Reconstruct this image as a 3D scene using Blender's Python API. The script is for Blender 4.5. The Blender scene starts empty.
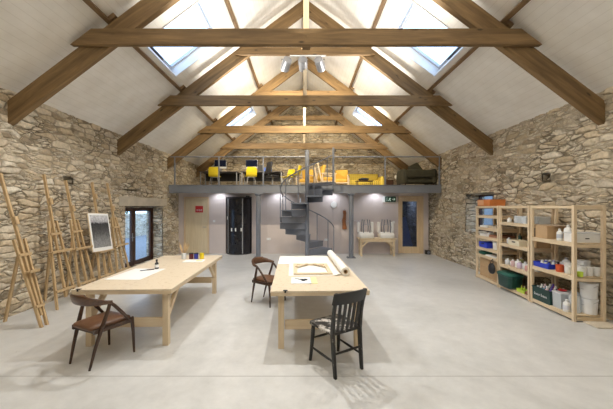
import bpy, bmesh, math, random
import numpy as np
from mathutils import Vector, Matrix
random.seed(7)
PI = math.pi
sc = bpy.context.scene
COL = sc.collection
V = Vector

# ------------------------------------------------------------------ mesh helpers
def BM():
    return bmesh.new()

def _bevel(bm, verts, bev, seg=2):
    if bev <= 0:
        return
    es = set()
    for v in verts:
        es.update(v.link_edges)
    bmesh.ops.bevel(bm, geom=list(es), offset=bev, segments=seg, affect='EDGES', profile=0.6, clamp_overlap=True)

def box(bm, x0, y0, z0, x1, y1, z1, bev=0.0, M=None, seg=2):
    r = bmesh.ops.create_cube(bm, size=1.0)
    vs = r['verts']
    for v in vs:
        v.co = V(((x0 + x1) / 2 + v.co.x * (x1 - x0), (y0 + y1) / 2 + v.co.y * (y1 - y0), (z0 + z1) / 2 + v.co.z * (z1 - z0)))
        if M is not None:
            v.co = M @ v.co
    _bevel(bm, vs, bev, seg)

def beam(bm, p0, p1, w, h, bev=0.003, up=(0, 0, 1)):
    """a bar of width w (across) and height h (along up) from p0 to p1"""
    p0, p1 = V(p0), V(p1)
    d = (p1 - p0)
    L = d.length
    d.normalize()
    u = V(up)
    s = d.cross(u)
    if s.length < 1e-4:
        s = d.cross(V((0, 1, 0)))
    s.normalize()
    u = s.cross(d)
    M = Matrix(((d.x, s.x, u.x, p0.x), (d.y, s.y, u.y, p0.y), (d.z, s.z, u.z, p0.z), (0, 0, 0, 1)))
    box(bm, 0, -w / 2, -h / 2, L, w / 2, h / 2, bev, M)

def tube(bm, pts, r, n=10, closed=False, flat=1.0):
    """round bar through pts; r is a radius or one per point"""
    pts = [V(p) for p in pts]
    rs = r if isinstance(r, (list, tuple)) else [r] * len(pts)
    rings = []
    prev = None
    N = len(pts)
    for i, p in enumerate(pts):
        if closed:
            t = (pts[(i + 1) % N] - pts[i - 1])
        else:
            t = pts[min(i + 1, N - 1)] - pts[max(i - 1, 0)]
        t.normalize()
        a = t.cross(V((0, 0, 1))) if prev is None else prev - t * prev.dot(t)
        if a.length < 1e-3:
            a = t.cross(V((1, 0, 0)))
        a.normalize()
        prev = a
        b = t.cross(a)
        rings.append([bm.verts.new(p + (a * math.cos(2 * PI * k / n) + b * math.sin(2 * PI * k / n) * flat) * rs[i]) for k in range(n)])
    for i in range(N if closed else N - 1):
        A, B = rings[i], rings[(i + 1) % N]
        for k in range(n):
            bm.faces.new((A[k], A[(k + 1) % n], B[(k + 1) % n], B[k]))
    if not closed:
        bm.faces.new(rings[0][::-1])
        bm.faces.new(rings[-1])

def loft(bm, rings, cap=True):
    R = [[bm.verts.new(V(p)) for p in ring] for ring in rings]
    n = len(R[0])
    for A, B in zip(R, R[1:]):
        for k in range(n):
            bm.faces.new((A[k], A[(k + 1) % n], B[(k + 1) % n], B[k]))
    if cap:
        bm.faces.new(R[0][::-1])
        bm.faces.new(R[-1])

def lathe(bm, prof, c=(0, 0, 0), n=24, sx=1.0, sy=1.0):
    """profile [(r, z)...] turned about z at c"""
    c = V(c)
    rings = []
    for r, z in prof:
        r = max(r, 1e-4)
        rings.append([c + V((r * math.cos(2 * PI * k / n) * sx, r * math.sin(2 * PI * k / n) * sy, z)) for k in range(n)])
    loft(bm, rings)

def prism(bm, poly, ex, M=None):
    """polygon of 3D points extruded by vector ex"""
    ex = V(ex)
    a = [bm.verts.new((M @ V(p)) if M else V(p)) for p in poly]
    b = [bm.verts.new((M @ (V(p) + ex)) if M else (V(p) + ex)) for p in poly]
    n = len(a)
    bm.faces.new(a[::-1])
    bm.faces.new(b)
    for k in range(n):
        bm.faces.new((a[k], a[(k + 1) % n], b[(k + 1) % n], b[k]))

def rrect(hx, hy, r, n=4):
    """rounded rectangle points"""
    out = []
    for cx, cy, a0 in ((hx - r, hy - r, 0), (-hx + r, hy - r, 90), (-hx + r, -hy + r, 180), (hx - r, -hy + r, 270)):
        for k in range(n + 1):
            a = math.radians(a0 + 90 * k / n)
            out.append((cx + r * math.cos(a), cy + r * math.sin(a)))
    return out

def cushion(bm, hx, hy, z0, z1, r=0.05, puff=0.02, taper=1.0, M=None, cx=0, cy=0):
    """soft block with rounded plan and edges"""
    rings = []
    h = z1 - z0
    for ins, z in ((0.03, z0), (0.006, z0 + h * .2), (0, z0 + h * .5), (0.006, z0 + h * .8), (0.03, z1), (0.10, z1 + puff * .7), (0.2, z1 + puff)):
        sx = max(hx - min(ins, hx * .8), .002)
        sy = max(hy - min(ins, hy * .8), .002)
        ring = []
        for x, y in rrect(hx, hy, min(r, hx * .9, hy * .9)):
            x, y = x * sx / hx, y * sy / hy
            x *= 1 + (taper - 1) * (0.5 - y / (2 * hy))
            p = V((x + cx, y + cy, z))
            ring.append(M @ p if M else p)
        rings.append(ring)
    loft(bm, rings)

def obj(name, bm, mat, parent=None, smooth=None, loc=None, rot=None):
    me = bpy.data.meshes.new(name)
    bmesh.ops.recalc_face_normals(bm, faces=bm.faces)
    bm.to_mesh(me)
    bm.free()
    if mat is not None:
        me.materials.append(mat)
    o = bpy.data.objects.new(name, me)
    COL.objects.link(o)
    if parent is not None:
        o.parent = parent
    if loc is not None:
        o.location = loc
    if rot is not None:
        o.rotation_euler = rot
    if smooth:
        for p in me.polygons:
            p.use_smooth = True
        me.set_sharp_from_angle(angle=math.radians(smooth if smooth is not True else 40))
    return o

def tag(o, label=None, cat=None, group=None, kind=None):
    if label:
        o['label'] = label
    if cat:
        o['category'] = cat
    if group:
        o['group'] = group
    if kind:
        o['kind'] = kind
    return o

def thing(name, label, cat, loc=(0, 0, 0), rz=0.0, group=None):
    o = bpy.data.objects.new(name, None)
    o.empty_display_size = .1
    COL.objects.link(o)
    o.location = loc
    o.rotation_euler = (0, 0, rz)
    return tag(o, label, cat, group)

def dup(root, loc=None, rz=None, label=None, group=None, mats=None):
    def rec(o, par):
        c = o.copy()
        COL.objects.link(c)
        if par is not None:
            c.parent = par
        for ch in list(o.children):
            rec(ch, c)
        return c
    r = rec(root, None)
    if loc is not None:
        r.location = loc
    if rz is not None:
        r.rotation_euler = (0, 0, rz)
    if label:
        r['label'] = label
    if group:
        r['group'] = group
    return r

def recolour(o, mat):
    """own mesh copy of o with another material"""
    o.data = o.data.copy()
    o.data.materials[0] = mat

# ------------------------------------------------------------------ materials
def nt(name):
    m = bpy.data.materials.new(name)
    m.use_nodes = True
    t = m.node_tree
    b = t.nodes['Principled BSDF']
    return m, t, b

def N(t, kind, **kw):
    n = t.nodes.new(kind)
    for k, v in kw.items():
        if k.startswith('i_'):
            n.inputs[k[2:].replace('_', ' ')].default_value = v
        else:
            setattr(n, k, v)
    return n

def ramp(t, stops, interp='LINEAR'):
    r = t.nodes.new('ShaderNodeValToRGB')
    r.color_ramp.interpolation = interp
    els = r.color_ramp.elements
    while len(els) < len(stops):
        els.new(0.5)
    for e, (p, c) in zip(els, stops):
        e.position = p
        e.color = (*c, 1) if len(c) == 3 else c
    return r

def plain(name, col, rough=0.6, metal=0.0, var=0.06, scale=9.0, bump=0.0, coat=0.0, spec=0.5):
    m, t, b = nt(name)
    tc = N(t, 'ShaderNodeTexCoord')
    no = N(t, 'ShaderNodeTexNoise', i_Scale=scale, i_Detail=4.0)
    t.links.new(tc.outputs['Object'], no.inputs['Vector'])
    c0 = tuple(max(0, c * (1 - var)) for c in col)
    c1 = tuple(min(1, c * (1 + var)) for c in col)
    r = ramp(t, [(0.3, c0), (0.7, c1)])
    t.links.new(no.outputs['Fac'], r.inputs['Fac'])
    t.links.new(r.outputs['Color'], b.inputs['Base Color'])
    b.inputs['Roughness'].default_value = rough
    b.inputs['Metallic'].default_value = metal
    b.inputs['Coat Weight'].default_value = coat
    b.inputs['Specular IOR Level'].default_value = spec
    if bump:
        bp = N(t, 'ShaderNodeBump', i_Strength=bump, i_Distance=0.01)
        t.links.new(no.outputs['Fac'], bp.inputs['Height'])
        t.links.new(bp.outputs['Normal'], b.inputs['Normal'])
    return m

def wood(name, c0, c1, axis='X', scale=1.0, rough=0.6, knots=True, coat=0.0):
    """grain running along the given object axis, with knots"""
    m, t, b = nt(name)
    tc = N(t, 'ShaderNodeTexCoord')
    oi = N(t, 'ShaderNodeObjectInfo')
    add = N(t, 'ShaderNodeVectorMath', operation='ADD')
    sc_ = N(t, 'ShaderNodeVectorMath', operation='SCALE')
    sc_.inputs['Scale'].default_value = 37.0
    cmb = N(t, 'ShaderNodeCombineXYZ')
    for k in ('X', 'Y', 'Z'):
        t.links.new(oi.outputs['Random'], cmb.inputs[k])
    t.links.new(cmb.outputs[0], sc_.inputs[0])
    t.links.new(tc.outputs['Object'], add.inputs[0])
    t.links.new(sc_.outputs[0], add.inputs[1])
    mp = N(t, 'ShaderNodeMapping')
    s = {'X': (1.2, 14, 14), 'Y': (14, 1.2, 14), 'Z': (14, 14, 1.2)}[axis]
    mp.inputs['Scale'].default_value = tuple(v * scale for v in s)
    t.links.new(add.outputs[0], mp.inputs['Vector'])
    no = N(t, 'ShaderNodeTexNoise', i_Scale=1.0, i_Detail=6.0, i_Roughness=0.6, i_Distortion=0.6)
    t.links.new(mp.outputs[0], no.inputs['Vector'])
    r = ramp(t, [(0.3, c0), (0.52, tuple((a + d) / 2 for a, d in zip(c0, c1))), (0.7, c1)])
    t.links.new(no.outputs['Fac'], r.inputs['Fac'])
    out = r.outputs['Color']
    if knots:
        mp2 = N(t, 'ShaderNodeMapping')
        s2 = {'X': (2.2, 6, 6), 'Y': (6, 2.2, 6), 'Z': (6, 6, 2.2)}[axis]
        mp2.inputs['Scale'].default_value = s2
        t.links.new(add.outputs[0], mp2.inputs['Vector'])
        vo = N(t, 'ShaderNodeTexVoronoi', i_Scale=1.0)
        t.links.new(mp2.outputs[0], vo.inputs['Vector'])
        r2 = ramp(t, [(0.05, (1, 1, 1)), (0.14, (0, 0, 0))])
        t.links.new(vo.outputs['Distance'], r2.inputs['Fac'])
        mx = N(t, 'ShaderNodeMix', data_type='RGBA', blend_type='MIX')
        t.links.new(r2.outputs['Color'], mx.inputs['Factor'])
        t.links.new(out, mx.inputs['A'])
        mx.inputs['B'].default_value = (*(c * 0.45 for c in c0), 1)
        out = mx.outputs['Result']
    t.links.new(out, b.inputs['Base Color'])
    b.inputs['Roughness'].default_value = rough
    b.inputs['Coat Weight'].default_value = coat
    bp = N(t, 'ShaderNodeBump', i_Strength=0.12, i_Distance=0.01)
    t.links.new(no.outputs['Fac'], bp.inputs['Height'])
    t.links.new(bp.outputs['Normal'], b.inputs['Normal'])
    return m

def stone_mat(name, tint=(1, 1, 1), disp=True, sc3=(3.1, 3.1, 9.6)):
    m, t, b = nt(name)
    tc = N(t, 'ShaderNodeTexCoord')
    nw = N(t, 'ShaderNodeTexNoise', i_Scale=2.2, i_Detail=3.0)
    t.links.new(tc.outputs['Object'], nw.inputs['Vector'])
    sub = N(t, 'ShaderNodeVectorMath', operation='SUBTRACT')
    sub.inputs[1].default_value = (.5, .5, .5)
    t.links.new(nw.outputs['Color'], sub.inputs[0])
    scl = N(t, 'ShaderNodeVectorMath', operation='MULTIPLY')
    scl.inputs[1].default_value = (.20, .20, .13)
    t.links.new(sub.outputs[0], scl.inputs[0])
    add = N(t, 'ShaderNodeVectorMath', operation='ADD')
    t.links.new(tc.outputs['Object'], add.inputs[0])
    t.links.new(scl.outputs[0], add.inputs[1])
    big = N(t, 'ShaderNodeMapping')
    big.inputs['Scale'].default_value = sc3
    t.links.new(add.outputs[0], big.inputs['Vector'])
    MK = dict(distance='MINKOWSKI', i_Exponent=3.0)
    def edge_of(cell, second):
        d = N(t, 'ShaderNodeMath', operation='SUBTRACT')
        t.links.new(second.outputs['Distance'], d.inputs[0])
        t.links.new(cell.outputs['Distance'], d.inputs[1])
        h = N(t, 'ShaderNodeMath', operation='MULTIPLY')
        h.inputs[1].default_value = 0.5
        t.links.new(d.outputs[0], h.inputs[0])
        return h
    cell = N(t, 'ShaderNodeTexVoronoi', feature='F1', i_Scale=1.0, i_Randomness=0.9, **MK)
    cellb = N(t, 'ShaderNodeTexVoronoi', feature='F2', i_Scale=1.0, i_Randomness=0.9, **MK)
    sml = N(t, 'ShaderNodeMapping')
    sml.inputs['Scale'].default_value = tuple(v * 1.85 for v in sc3)
    t.links.new(add.outputs[0], sml.inputs['Vector'])
    cell2 = N(t, 'ShaderNodeTexVoronoi', feature='F1', i_Scale=1.0, i_Randomness=0.95, **MK)
    cell2b = N(t, 'ShaderNodeTexVoronoi', feature='F2', i_Scale=1.0, i_Randomness=0.95, **MK)
    for e in (cellb, cell):
        t.links.new(big.outputs[0], e.inputs['Vector'])
    for e in (cell2b, cell2):
        t.links.new(sml.outputs[0], e.inputs['Vector'])
    edge, edge2 = edge_of(cell, cellb), edge_of(cell2, cell2b)
    sep = N(t, 'ShaderNodeSeparateColor')
    t.links.new(cell.outputs['Color'], sep.inputs[0])
    sep2 = N(t, 'ShaderNodeSeparateColor')
    t.links.new(cell2.outputs['Color'], sep2.inputs[0])
    pick = N(t, 'ShaderNodeMath', operation='GREATER_THAN')
    pick.inputs[1].default_value = 0.62
    t.links.new(sep.outputs['Blue'], pick.inputs[0])
    # in the picked big cells the small stones show
    em = N(t, 'ShaderNodeMath', operation='MINIMUM')
    t.links.new(edge.outputs[0], em.inputs[0])
    t.links.new(edge2.outputs[0], em.inputs[1])
    emix = N(t, 'ShaderNodeMix', data_type='FLOAT')
    t.links.new(pick.outputs[0], emix.inputs['Factor'])
    t.links.new(edge.outputs[0], emix.inputs['A'])
    t.links.new(em.outputs[0], emix.inputs['B'])
    cmix = N(t, 'ShaderNodeMix', data_type='FLOAT')
    t.links.new(pick.outputs[0], cmix.inputs['Factor'])
    t.links.new(sep.outputs['Red'], cmix.inputs['A'])
    t.links.new(sep2.outputs['Red'], cmix.inputs['B'])
    T = lambda c: tuple(min(1, a * d) for a, d in zip(c, tint))
    cr = ramp(t, [(0.0, T((.34, .29, .22))), (.12, T((.55, .47, .35))), (.3, T((.64, .58, .47))), (.5, T((.72, .67, .57))), (.62, T((.58, .53, .45))),
                  (.74, T((.66, .57, .43))), (.88, T((.80, .77, .69))), (1, T((.50, .44, .35)))])
    t.links.new(cmix.outputs['Result'], cr.inputs['Fac'])
    n2 = N(t, 'ShaderNodeTexNoise', i_Scale=13.0, i_Detail=6.0, i_Roughness=0.65)
    t.links.new(tc.outputs['Object'], n2.inputs['Vector'])
    vr = ramp(t, [(0.3, (.70, .68, .64)), (0.7, (1.14, 1.1, 1.08))])
    t.links.new(n2.outputs['Fac'], vr.inputs['Fac'])
    mul = N(t, 'ShaderNodeMix', data_type='RGBA', blend_type='MULTIPLY')
    mul.inputs['Factor'].default_value = 1.0
    t.links.new(cr.outputs['Color'], mul.inputs['A'])
    t.links.new(vr.outputs['Color'], mul.inputs['B'])
    # joints
    jr = ramp(t, [(0.0, (1, 1, 1)), (0.018, (.8, .8, .8)), (0.05, (0, 0, 0))])
    t.links.new(emix.outputs['Result'], jr.inputs['Fac'])
    n3 = N(t, 'ShaderNodeTexNoise', i_Scale=1.6, i_Detail=4.0)
    t.links.new(tc.outputs['Object'], n3.inputs['Vector'])
    mr = ramp(t, [(0.40, T((.19, .16, .115))), (0.62, T((.50, .44, .35)))])
    t.links.new(n3.outputs['Fac'], mr.inputs['Fac'])
    fin = N(t, 'ShaderNodeMix', data_type='RGBA')
    t.links.new(jr.outputs['Color'], fin.inputs['Factor'])
    t.links.new(mul.outputs['Result'], fin.inputs['A'])
    t.links.new(mr.outputs['Color'], fin.inputs['B'])
    t.links.new(fin.outputs['Result'], b.inputs['Base Color'])
    b.inputs['Roughness'].default_value = 0.9
    b.inputs['Specular IOR Level'].default_value = 0.2
    # relief
    hr = ramp(t, [(0.0, (0, 0, 0)), (0.05, (.6, .6, .6)), (0.14, (1, 1, 1))])
    t.links.new(emix.outputs['Result'], hr.inputs['Fac'])
    hs = N(t, 'ShaderNodeMath', operation='MULTIPLY')
    t.links.new(hr.outputs['Color'], hs.inputs[0])
    k = N(t, 'ShaderNodeMath', operation='MULTIPLY_ADD')
    k.inputs[1].default_value = 0.7
    k.inputs[2].default_value = 0.5
    t.links.new(cmix.outputs['Result'], k.inputs[0])
    t.links.new(k.outputs[0], hs.inputs[1])
    ha = N(t, 'ShaderNodeMath', operation='MULTIPLY_ADD')
    ha.inputs[1].default_value = 0.9
    t.links.new(n2.outputs['Fac'], ha.inputs[0])
    t.links.new(hs.outputs[0], ha.inputs[2])
    if disp:
        dn = N(t, 'ShaderNodeDisplacement', i_Midlevel=0.0, i_Scale=0.026)
        t.links.new(ha.outputs[0], dn.inputs['Height'])
        t.links.new(dn.outputs[0], t.nodes['Material Output'].inputs['Displacement'])
        m.displacement_method = 'BOTH'
    else:
        bp = N(t, 'ShaderNodeBump', i_Strength=0.8, i_Distance=0.03)
        t.links.new(ha.outputs[0], bp.inputs['Height'])
        t.links.new(bp.outputs['Normal'], b.inputs['Normal'])
    return m

def concrete_mat():
    m, t, b = nt('polished_concrete')
    tc = N(t, 'ShaderNodeTexCoord')
    n1 = N(t, 'ShaderNodeTexNoise', i_Scale=0.55, i_Detail=8.0, i_Roughness=0.62, i_Distortion=0.8)
    n2 = N(t, 'ShaderNodeTexNoise', i_Scale=5.0, i_Detail=8.0, i_Roughness=0.7)
    for n in (n1, n2):
        t.links.new(tc.outputs['Object'], n.inputs['Vector'])
    r1 = ramp(t, [(0.32, (.55, .55, .535)), (0.5, (.64, .64, .625)), (0.68, (.71, .705, .69))])
    t.links.new(n1.outputs['Fac'], r1.inputs['Fac'])
    r2 = ramp(t, [(0.3, (.88, .88, .88)), (0.7, (1.05, 1.05, 1.05))])
    t.links.new(n2.outputs['Fac'], r2.inputs['Fac'])
    mu = N(t, 'ShaderNodeMix', data_type='RGBA', blend_type='MULTIPLY')
    mu.inputs['Factor'].default_value = 1
    t.links.new(r1.outputs['Color'], mu.inputs['A'])
    t.links.new(r2.outputs['Color'], mu.inputs['B'])
    # saw-cut joints across the slab
    sx = N(t, 'ShaderNodeSeparateXYZ')
    t.links.new(tc.outputs['Object'], sx.inputs[0])
    fac = None
    for y in (-1.5, 3.0, 9.9):
        s = N(t, 'ShaderNodeMath', operation='SUBTRACT')
        s.inputs[1].default_value = y
        t.links.new(sx.outputs['Y'], s.inputs[0])
        a = N(t, 'ShaderNodeMath', operation='ABSOLUTE')
        t.links.new(s.outputs[0], a.inputs[0])
        l = N(t, 'ShaderNodeMath', operation='LESS_THAN')
        l.inputs[1].default_value = 0.005
        t.links.new(a.outputs[0], l.inputs[0])
        if fac is None:
            fac = l
        else:
            x = N(t, 'ShaderNodeMath', operation='MAXIMUM')
            t.links.new(fac.outputs[0], x.inputs[0])
            t.links.new(l.outputs[0], x.inputs[1])
            fac = x
    mj = N(t, 'ShaderNodeMix', data_type='RGBA')
    t.links.new(fac.outputs[0], mj.inputs['Factor'])
    t.links.new(mu.outputs['Result'], mj.inputs['A'])
    mj.inputs['B'].default_value = (.34, .33, .31, 1)
    t.links.new(mj.outputs['Result'], b.inputs['Base Color'])
    rr = ramp(t, [(0.3, (.27, .27, .27)), (0.7, (.44, .44, .44))])
    t.links.new(n2.outputs['Fac'], rr.inputs['Fac'])
    t.links.new(rr.outputs['Color'], b.inputs['Roughness'])
    b.inputs['Specular IOR Level'].default_value = 0.45
    return m

def boards_mat():
    """white tongue and groove boards, joints along the building"""
    m, t, b = nt('white_boards')
    tc = N(t, 'ShaderNodeTexCoord')
    sx = N(t, 'ShaderNodeSeparateXYZ')
    t.links.new(tc.outputs['Object'], sx.inputs[0])
    mlt = N(t, 'ShaderNodeMath', operation='MULTIPLY')
    mlt.inputs[1].default_value = 1 / 0.10
    t.links.new(sx.outputs['X'], mlt.inputs[0])
    fr = N(t, 'ShaderNodeMath', operation='FRACT')
    t.links.new(mlt.outputs[0], fr.inputs[0])
    r = ramp(t, [(0.0, (.77, .745, .69)), (0.05, (.89, .87, .825)), (0.95, (.89, .87, .825)), (1.0, (.77, .745, .69))])
    t.links.new(fr.outputs[0], r.inputs['Fac'])
    no = N(t, 'ShaderNodeTexNoise', i_Scale=3.0, i_Detail=5.0)
    t.links.new(tc.outputs['Object'], no.inputs['Vector'])
    r2 = ramp(t, [(0.3, (.93, .92, .90)), (0.7, (1.03, 1.03, 1.03))])
    t.links.new(no.outputs['Fac'], r2.inputs['Fac'])
    mu = N(t, 'ShaderNodeMix', data_type='RGBA', blend_type='MULTIPLY')
    mu.inputs['Factor'].default_value = 1
    t.links.new(r.outputs['Color'], mu.inputs['A'])
    t.links.new(r2.outputs['Color'], mu.inputs['B'])
    t.links.new(mu.outputs['Result'], b.inputs['Base Color'])
    b.inputs['Roughness'].default_value = 0.62
    return m

def glass_mat(name, tint=(1, 1, 1), refl=1.45, dark=0.0):
    m, t, b = nt(name)
    t.nodes.remove(b)
    tr = N(t, 'ShaderNodeBsdfTransparent')
    tr.inputs['Color'].default_value = (*tint, 1)
    gl = N(t, 'ShaderNodeBsdfGlossy')
    gl.inputs['Roughness'].default_value = 0.02
    fr = N(t, 'ShaderNodeFresnel', i_IOR=refl)
    mx = N(t, 'ShaderNodeMixShader')
    ge = N(t, 'ShaderNodeNewGeometry')
    inv = N(t, 'ShaderNodeMath', operation='SUBTRACT')
    inv.inputs[0].default_value = 1.0
    t.links.new(ge.outputs['Backfacing'], inv.inputs[1])
    ml = N(t, 'ShaderNodeMath', operation='MULTIPLY')
    t.links.new(inv.outputs[0], ml.inputs[0])
    t.links.new(fr.outputs[0], ml.inputs[1])
    t.links.new(ml.outputs[0], mx.inputs[0])
    t.links.new(tr.outputs[0], mx.inputs[1])
    t.links.new(gl.outputs[0], mx.inputs[2])
    t.links.new(mx.outputs[0], t.nodes['Material Output'].inputs['Surface'])
    return m

def plastic_clear(name, tint=(.9, .93, .95), mixf=0.45):
    """milky translucent plastic"""
    m, t, b = nt(name)
    b.inputs['Base Color'].default_value = (*tint, 1)
    b.inputs['Roughness'].default_value = 0.25
    tr = N(t, 'ShaderNodeBsdfTransparent')
    tr.inputs['Color'].default_value = (*tint, 1)
    no = N(t, 'ShaderNodeTexNoise', i_Scale=30.0)
    r = ramp(t, [(0.0, (mixf - .08,) * 3), (1.0, (mixf + .08,) * 3)])
    t.links.new(no.outputs['Fac'], r.inputs['Fac'])
    mx = N(t, 'ShaderNodeMixShader')
    t.links.new(r.outputs['Color'], mx.inputs[0])
    t.links.new(b.outputs[0], mx.inputs[2])
    t.links.new(tr.outputs[0], mx.inputs[1])
    t.links.new(mx.outputs[0], t.nodes['Material Output'].inputs['Surface'])
    return m

def emit_mat(name, col, s):
    m, t, b = nt(name)
    b.inputs['Base Color'].default_value = (*col, 1)
    b.inputs['Emission Color'].default_value = (*col, 1)
    b.inputs['Emission Strength'].default_value = s
    return m

def speckle(name, base, spot, thr=0.62, scale=6.0, rough=.6):
    """base colour with worn patches of another colour"""
    m, t, b = nt(name)
    tc = N(t, 'ShaderNodeTexCoord')
    no = N(t, 'ShaderNodeTexNoise', i_Scale=scale, i_Detail=8.0, i_Roughness=0.7)
    t.links.new(tc.outputs['Object'], no.inputs['Vector'])
    r = ramp(t, [(thr - .03, base), (thr + .03, spot)])
    t.links.new(no.outputs['Fac'], r.inputs['Fac'])
    t.links.new(r.outputs['Color'], b.inputs['Base Color'])
    b.inputs['Roughness'].default_value = rough
    return m

M_stone = stone_mat('rubble_stone', (1.0, .98, .93))
M_stone_flat = stone_mat('rubble_stone_plain', disp=False)
M_conc = concrete_mat()
M_boards = boards_mat()
M_truss = wood('truss_timber', (.125, .074, .028), (.29, .18, .075), 'X', 1.0, .65)
M_purlin = wood('purlin_timber', (.12, .07, .03), (.25, .155, .075), 'Y', 1.0, .65)
M_post = wood('king_post_timber', (.62, .50, .33), (.78, .66, .47), 'Z', 1.0, .6)
M_pineX = wood('pine_across', (.64, .50, .32), (.76, .63, .45), 'X', 1.2, .55)
M_pineY = wood('pine_along', (.64, .50, .32), (.76, .63, .45), 'Y', 1.2, .55)
M_pineZ = wood('pine_upright', (.64, .50, .32), (.76, .63, .45), 'Z', 1.2, .55)
M_top = speckle('tabletop_board', (.70, .59, .44), (.57, .44, .29), .60, 16.0, .5)
M_easel = wood('easel_beech', (.50, .345, .175), (.64, .47, .27), 'Z', 1.4, .5, False)
M_steel = plain('grey_painted_steel', (.19, .205, .24), .45, .0, .05)
M_steel_lt = plain('light_grey_steel', (.40, .41, .43), .35, .6, .05)
M_silver = plain('silver_housing', (.33, .34, .37), .4, .5, .04)
M_black = plain('black_plastic', (.018, .018, .02), .4, 0, .1)
M_blackdoor = plain('black_laminate', (.012, .012, .016), .25, 0, .1)
M_white = plain('white_plastic', (.80, .80, .78), .4, 0, .03)
M_whitep = plain('white_paint', (.78, .79, .80), .4, 0, .03)
M_paper = plain('white_paper', (.84, .84, .82), .8, 0, .02)
M_canvas = plain('canvas_cloth', (.82, .80, .74), .85, 0, .03)
M_walnut = wood('dark_walnut', (.035, .016, .009), (.085, .04, .02), 'Z', 2.0, .35, False, .2)
M_teak = wood('brown_teak', (.06, .026, .012), (.14, .065, .03), 'X', 2.0, .3, False, .3)
M_leather = plain('brown_leather', (.13, .058, .026), .42, 0, .25, 12.0, .1)
M_worn = speckle('worn_black_paint', (.016, .015, .014), (.42, .38, .33), .66, 9.0, .4)
M_wornseat = speckle('worn_seat_paint', (.02, .018, .017), (.55, .52, .48), .55, 8.0, .45)
M_mdf = plain('pinkish_panel', (.61, .54, .52), .75, 0, .04, 2.0)
M_yellow = plain('yellow_plastic', (.80, .62, .02), .35, 0, .04)
M_amber = plain('amber_fabric', (.70, .42, .07), .8, 0, .1)
M_olive = plain('dark_olive_fabric', (.055, .05, .028), .9, 0, .2)
M_card = plain('brown_cardboard', (.50, .34, .19), .85, 0, .06)
M_blue = plain('blue_plastic', (.02, .05, .52), .35, 0, .1)
M_green = plain('dark_green_plastic', (.01, .055, .045), .4, 0, .1)
M_greenlid = plain('green_lid_plastic', (.018, .11, .085), .4, 0, .1)
M_crate = plain('crate_green_plastic', (.01, .045, .04), .4, 0, .1)
M_orange = plain('orange_plastic', (.60, .20, .05), .5, 0, .1)
M_red = plain('red_plastic', (.50, .02, .025), .4, 0, .06)
M_paleyellow = plain('pale_yellow_card', (.82, .80, .38), .6, 0, .03)
M_lime = plain('lime_plastic', (.50, .68, .06), .4, 0, .1)
M_clear = plastic_clear('clear_plastic')
M_milky = plastic_clear('milky_plastic', (.85, .87, .88), .75)
M_glass = glass_mat('window_glass', (.93, .96, 1.0))
M_glassd = glass_mat('dark_door_glass', (.66, .72, .85), 1.6)
M_screen = plain('dark_screen_glass', (.01, .015, .04), .08, 0, .02)
M_brownframe = wood('brown_stained_frame', (.035, .014, .008), (.075, .032, .018), 'Z', 2, .4, False)
M_blueframe = plain('grey_window_frame', (.52, .56, .64), .4, 0, .03)
M_oakdoor = wood('pale_door_boards', (.60, .50, .33), (.70, .60, .43), 'Z', 1.5, .6, False)
M_oakframe = wood('pale_door_frame', (.62, .47, .29), (.72, .57, .38), 'Z', 1.5, .5, False)
M_plaster = plain('plaster', (.62, .60, .56), .9, 0, .04)
M_lamp = emit_mat('lamp_face', (1.0, .93, .80), 6.0)
# ------------------------------------------------------------------ the building
XL, XR, XC = -4.7, 4.8, 0.05
YF, YB = -3.6, 14.6          # front and rear gables
RZ, SL = 7.17, 0.755         # ridge height, roof slope
def roof_z(x):
    return RZ - SL * abs(x - XC)
PITCH = math.atan(SL)

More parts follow.
